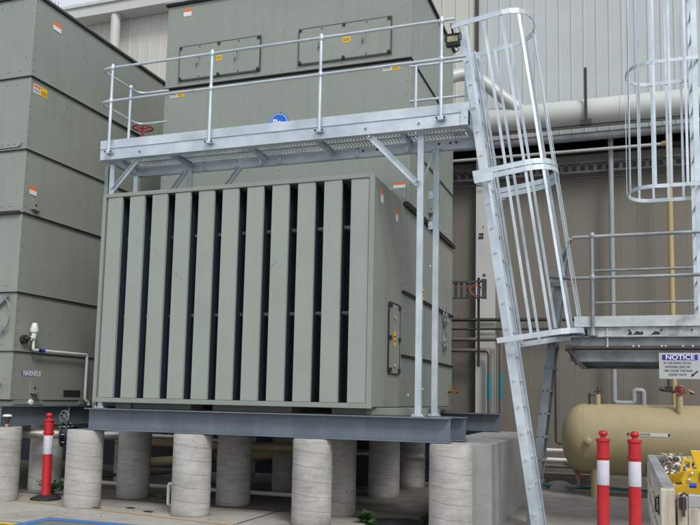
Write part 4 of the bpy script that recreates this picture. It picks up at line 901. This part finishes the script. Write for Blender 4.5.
# ------------------------------------------------------------------ utility vehicle tray
U=thing('utility_truck','dirty cream utility truck tray with drop sides at the lower right','truck',(1.4,4.4,0))
ux0,ux1,uy0,uy1,uz,ub=.13,2.6,3.28,5.42,1.235,.94
def gate(p0,p1,z0,z1,th,n,nm,ribs=4):
    """drop side panel from p0 to p1 (xy), outer normal n"""
    b=MB();p0=Vector((*p0,0));p1=Vector((*p1,0));n=Vector((*n,0));d=(p1-p0).normalized()
    def bx(a0,a1,o0,o1,za,zb,m):
        P=[p0+d*a+n*o+Vector((0,0,z)) for a,o,z in((a0,o0,za),(a1,o0,za),(a1,o1,za),(a0,o1,za),(a0,o0,zb),(a1,o0,zb),(a1,o1,zb),(a0,o1,zb))]
        b.add(P,[(0,3,2,1),(4,5,6,7),(0,1,5,4),(1,2,6,5),(2,3,7,6),(3,0,4,7)],m)
    Lg=(p1-p0).length
    bx(0,Lg,-th,0,z1-.05,z1,1);bx(0,Lg,-th+.006,-.008,z0,z1-.05,0)
    bx(.0,Lg,-.008,.004,z0,z0+.045,0);bx(0,Lg,-.008,.006,z0+.13,z0+.145,0)
    for k in range(ribs+1): a=k*(Lg-.04)/ribs;bx(a,a+.04,-.008,.002,z0+.045,z1-.05,0)
    return b.build(nm,[M['tray'],M['tray_alu']],U,bevel=.004)
gate((ux0,uy1),(ux0,uy0+.05),ub,uz,.05,(-1,0),'tailgate',1)
gate((ux0+.09,uy0),(ux1,uy0),ub,uz-.02,.045,(0,-1),'side_gate',1)
gate((ux1,uy1),(ux0+.05,uy1),ub,uz,.045,(0,1),'side_gate')
gate((ux1,uy0),(ux1,uy1),ub,uz+.0,.045,(1,0),'headboard')
b=MB();b.box(ux0+.0,ux1,uy0,uy1,ub-.06,ub-.002);b.build('tray_floor',M['tray_alu'],U)
b=MB();b.box(ux0-.008,ux0+.045,uy0-.008,uy0+.05,ub-.06,uz-.002);b.box(ux0+.052,ux0+.088,uy0-.012,uy0+.02,ub-.05,uz-.015)
b.build('corner_post',M['tray'],U,bevel=.006)
b=MB();b.tube(fillet([(ux0-.01,uy0+.10,uz-.045),(ux0-.022,uy0+.10,uz-.05),(ux0-.022,uy0+.10,uz-.10),(ux0-.01,uy0+.10,uz-.105)],.008),.004,8);b.box(ux0-.014,ux0-.008,uy0+.085,uy0+.115,uz-.115,uz-.04);b.build('latch',M['darkpipe'],U,smooth=40)
b=MB();b.box(ux0+.056,ux0+.084,uy0-.02,uy0-.012,uz-.075,uz-.03);b.build('hinge_plate',M['brownpipe'],U,bevel=.003)
b=MB();b.cyl((ux0+.072,uy0-.024,uz-.10),(ux0+.072,uy0-.024,uz-.03),.006,8);b.tube([(ux0+.06,uy0-.022,uz-.025),(ux0+.075,uy0-.028,uz-.012),(ux0+.088,uy0-.02,uz-.022)],.004,8);b.build('latch_rod',M['darkpipe'],U,smooth=40)
b=MB();b.box(ux0-.016,ux0-.008,uy1-.20,uy1-.16,uz-.10,uz-.05);b.build('latch',M['darkpipe'],U)
b=MB()
for y in(uy0+.45,uy1-.45): b.box(ux0,ux1+1.2,y,y+.08,.66,.78)
for x in(ux0+.05,1.0,1.9): b.box(x,x+.06,uy0+.05,uy1-.05,.78,.88)
b.build('chassis',M['blackmetal'],U)
b=MB();b.box(ux0+.01,ux0+.04,uy1-.35,uy1-.05,.66,.87);b.box(ux0+.01,ux0+.04,uy0+.05,uy0+.35,.66,.87);b.build('tail_light_panel',M['tray'],U,bevel=.004)
b=MB();b.box(ux0-.012,ux0+.01,uy1-.30,uy1-.12,.72,.80);b.box(ux0-.012,ux0+.01,uy0+.12,uy0+.30,.72,.80);b.build('tail_light',M['redpaint'],U,bevel=.004)
for y in(uy0+.15,uy1-.37):
    b=MB();b.lathe([(.2,0),(.33,.01),(.36,.04),(.36,.18),(.33,.21),(.2,.22)],(1.3,y,.36),(0,1,0),36);w=b.build('wheel',M['black'],U,smooth=35)
    b=MB();b.lathe([(.2,.015),(.19,.05),(.08,.06),(.07,.02)],(1.3,y,.36),(0,1,0),24);b.build('rim',M['galv_old'],w,smooth=35)
b=MB();b.cyl((1.3,uy0+.3,.36),(1.3,uy1-.3,.36),.05,12);b.build('axle',M['blackmetal'],U)
# rubble in the tray
b=MB()
for i in range(900):
    x=random.uniform(ux0+.08,ux0+.75);y=random.uniform(uy0+.95,uy1-.1);s=random.uniform(.007,.021);z=ub+.05+.20*max(0,(1-((x-.26)/.45)**2))*max(.1,(y-3.8)/1.2)+random.uniform(0,.02)
    ra=[Vector((random.uniform(-1,1),random.uniform(-1,1),random.uniform(-1,1))).normalized()*s for _ in range(5)];c=Vector((x,y,z))
    b.add([c+a for a in ra],[(0,1,2),(0,2,3),(0,3,4),(1,2,4),(2,3,4),(0,1,4)],0 if random.random()<.75 else 1)
pile=[];
for j in range(13):
    for i in range(13):
        x=ux0+.06+i*.06;y=uy0+.9+j*.095;z=ub+.03+.20*max(0,(1-((x-.26)/.45)**2))*max(.05,(y-3.8)/1.2)+random.uniform(-.01,.01);pile.append((x,y,z))
b.add(pile,[(j*13+i,j*13+i+1,(j+1)*13+i+1,(j+1)*13+i) for j in range(12) for i in range(12)],1)
o=b.build('rubble',[M['chip'],M['dirt']]);o['kind']='stuff';tag(o,'heap of pale broken rubble in the far left corner of the truck tray','rubble')
# yellow steel pieces in the tray
def yel(lab,fn,name='yellow_bracket'):
    t=thing(name,lab,'bracket',(.5,4,1.0),'yellow steel pieces in the truck tray');fn(t);return t
def y1(t):
    b=MB();b.channel((.215,4.47,1.19),(.42,4.30,1.262),.05,.055,.005,(0,0,-1));b.build('channel',M['yellow'],t,bevel=.002)
    b=MB();b.box(.198,.218,4.45,4.50,1.135,1.195);b.build('end_cap',M['black'],t,bevel=.004)
def y2(t):
    b=MB();b.channel((.205,4.2,1.158),(.60,4.05,1.235),.05,.06,.005,(0,0,-1));b.build('channel',M['yellow'],t,bevel=.002)
    b=MB();b.box(.188,.208,4.17,4.23,1.10,1.165);b.build('end_cap',M['black'],t,bevel=.004)
def y3(t):
    b=MB();b.prism([(.238,4.0,1.205),(.245,3.995,1.188),(.304,3.98,1.188),(.46,3.96,1.192),(.46,3.96,1.262),(.31,3.98,1.258),(.272,3.99,1.263),(.262,3.99,1.25),(.254,3.995,1.245),(.250,3.995,1.228)],(0,1,0),.008);b.build('plate',M['yellow'],t,bevel=.002)
    b=MB()
    for x,y,z in((.286,3.982,1.240),(.274,3.985,1.210)): b.lathe([(.007,0),(.007,.005),(.003,.008)],(x,y,z),(0,-1,0),10)
    b.build('bolts',M['galv'],t,smooth=40)
    b=MB();b.prism([(.318,3.976,1.205),(.46,3.956,1.207),(.46,3.956,1.25),(.318,3.976,1.247)],(0,-1,0),.002);b.build('blue_label',M['blue'],t)
    b=MB();b.cyl((.275,3.99,1.185),(.305,3.985,1.185),.012,10);b.build('roller',M['blue'],t,smooth=40)
def y4(t):
    b=MB();b.prism([(.262,4.6,1.16),(.29,4.6,1.272),(.335,4.6,1.268),(.325,4.6,1.15),(.315,4.6,1.15),(.323,4.6,1.25),(.298,4.6,1.254),(.275,4.6,1.16)],(0,1,0),.035);b.build('loop',M['yellow'],t,bevel=.002)
def y5(t):
    b=MB();b.prism([(.302,4.25,1.332),(.50,4.25,1.33),(.50,4.25,1.20),(.330,4.25,1.232)],(0,1,0),.03);b.build('gusset',M['yellow'],t,bevel=.003)
yel('long yellow channel with black end lying left of the bolted plate',y1);yel('lower yellow channel nearest the front drop side of the tray',y2)
yel('yellow bolted plate with a blue label on the tray load',y3);yel('yellow bent loop standing up beside the pale rubble',y4);yel('tall yellow gusset piece at the picture edge above the bolted plate',y5)

# ------------------------------------------------------------------ camera
cam=bpy.data.cameras.new('camera');co=bpy.data.objects.new('camera',cam);COL.objects.link(co)
r_=Vector((0.943569,0.33055,0.020327));d_=Vector((-0.015465,0.10529,-0.994321));f_=Vector((-0.330813,0.937897,0.10446))
co.matrix_world=Matrix(((r_.x,-d_.x,-f_.x,0),(r_.y,-d_.y,-f_.y,0),(r_.z,-d_.z,-f_.z,1.55),(0,0,0,1)))
cam.sensor_fit='HORIZONTAL';cam.sensor_width=36;cam.lens=780.47/700*36;cam.shift_x=0;cam.shift_y=(317.05-262.5)/700
cam.clip_start=.05;cam.clip_end=2000
S.camera=co
# ------------------------------------------------------------------ light
EL,AZ=R(46),R(40)     # sun direction: elevation and azimuth measured from -Y towards -X (negative) 
w=bpy.data.worlds.new('World');S.world=w;w.use_nodes=True;nt=w.node_tree;bg=nt.nodes['Background']
sky=nt.nodes.new('ShaderNodeTexSky');sky.sky_type='NISHITA';sky.sun_disc=False;sky.sun_elevation=EL;sky.air_density=1.0;sky.dust_density=4;sky.ozone_density=1
sv=Vector((math.sin(AZ)*math.cos(EL),-math.cos(AZ)*math.cos(EL),math.sin(EL)))
sky.sun_rotation=math.atan2(sv.x,sv.y)
hs=nt.nodes.new('ShaderNodeHueSaturation');hs.inputs['Saturation'].default_value=.62
nt.links.new(sky.outputs[0],hs.inputs['Color'])
cn=noise(nt,nt.nodes.new('ShaderNodeTexCoord').outputs['Generated'],1.6,6,.6,(1,1,2.2))
cloud=ramp(nt,cn,.3,(3.6,3.85,4.35),.7,(5.0,5.15,5.4))
nt.links.new(mix(nt,.78,hs.outputs[0],cloud),bg.inputs[0]);bg.inputs[1].default_value=.15
sl=bpy.data.lights.new('sun','SUN');sl.energy=1.4;sl.angle=R(16);sl.color=(1,.98,.95);so=bpy.data.objects.new('sun',sl);COL.objects.link(so)
so.rotation_euler=sv.to_track_quat('Z','Y').to_euler()
S.view_settings.view_transform='Standard';S.view_settings.look='None';S.view_settings.exposure=.38;S.view_settings.gamma=1
S.view_settings.use_curve_mapping=False
S.render.engine='CYCLES'
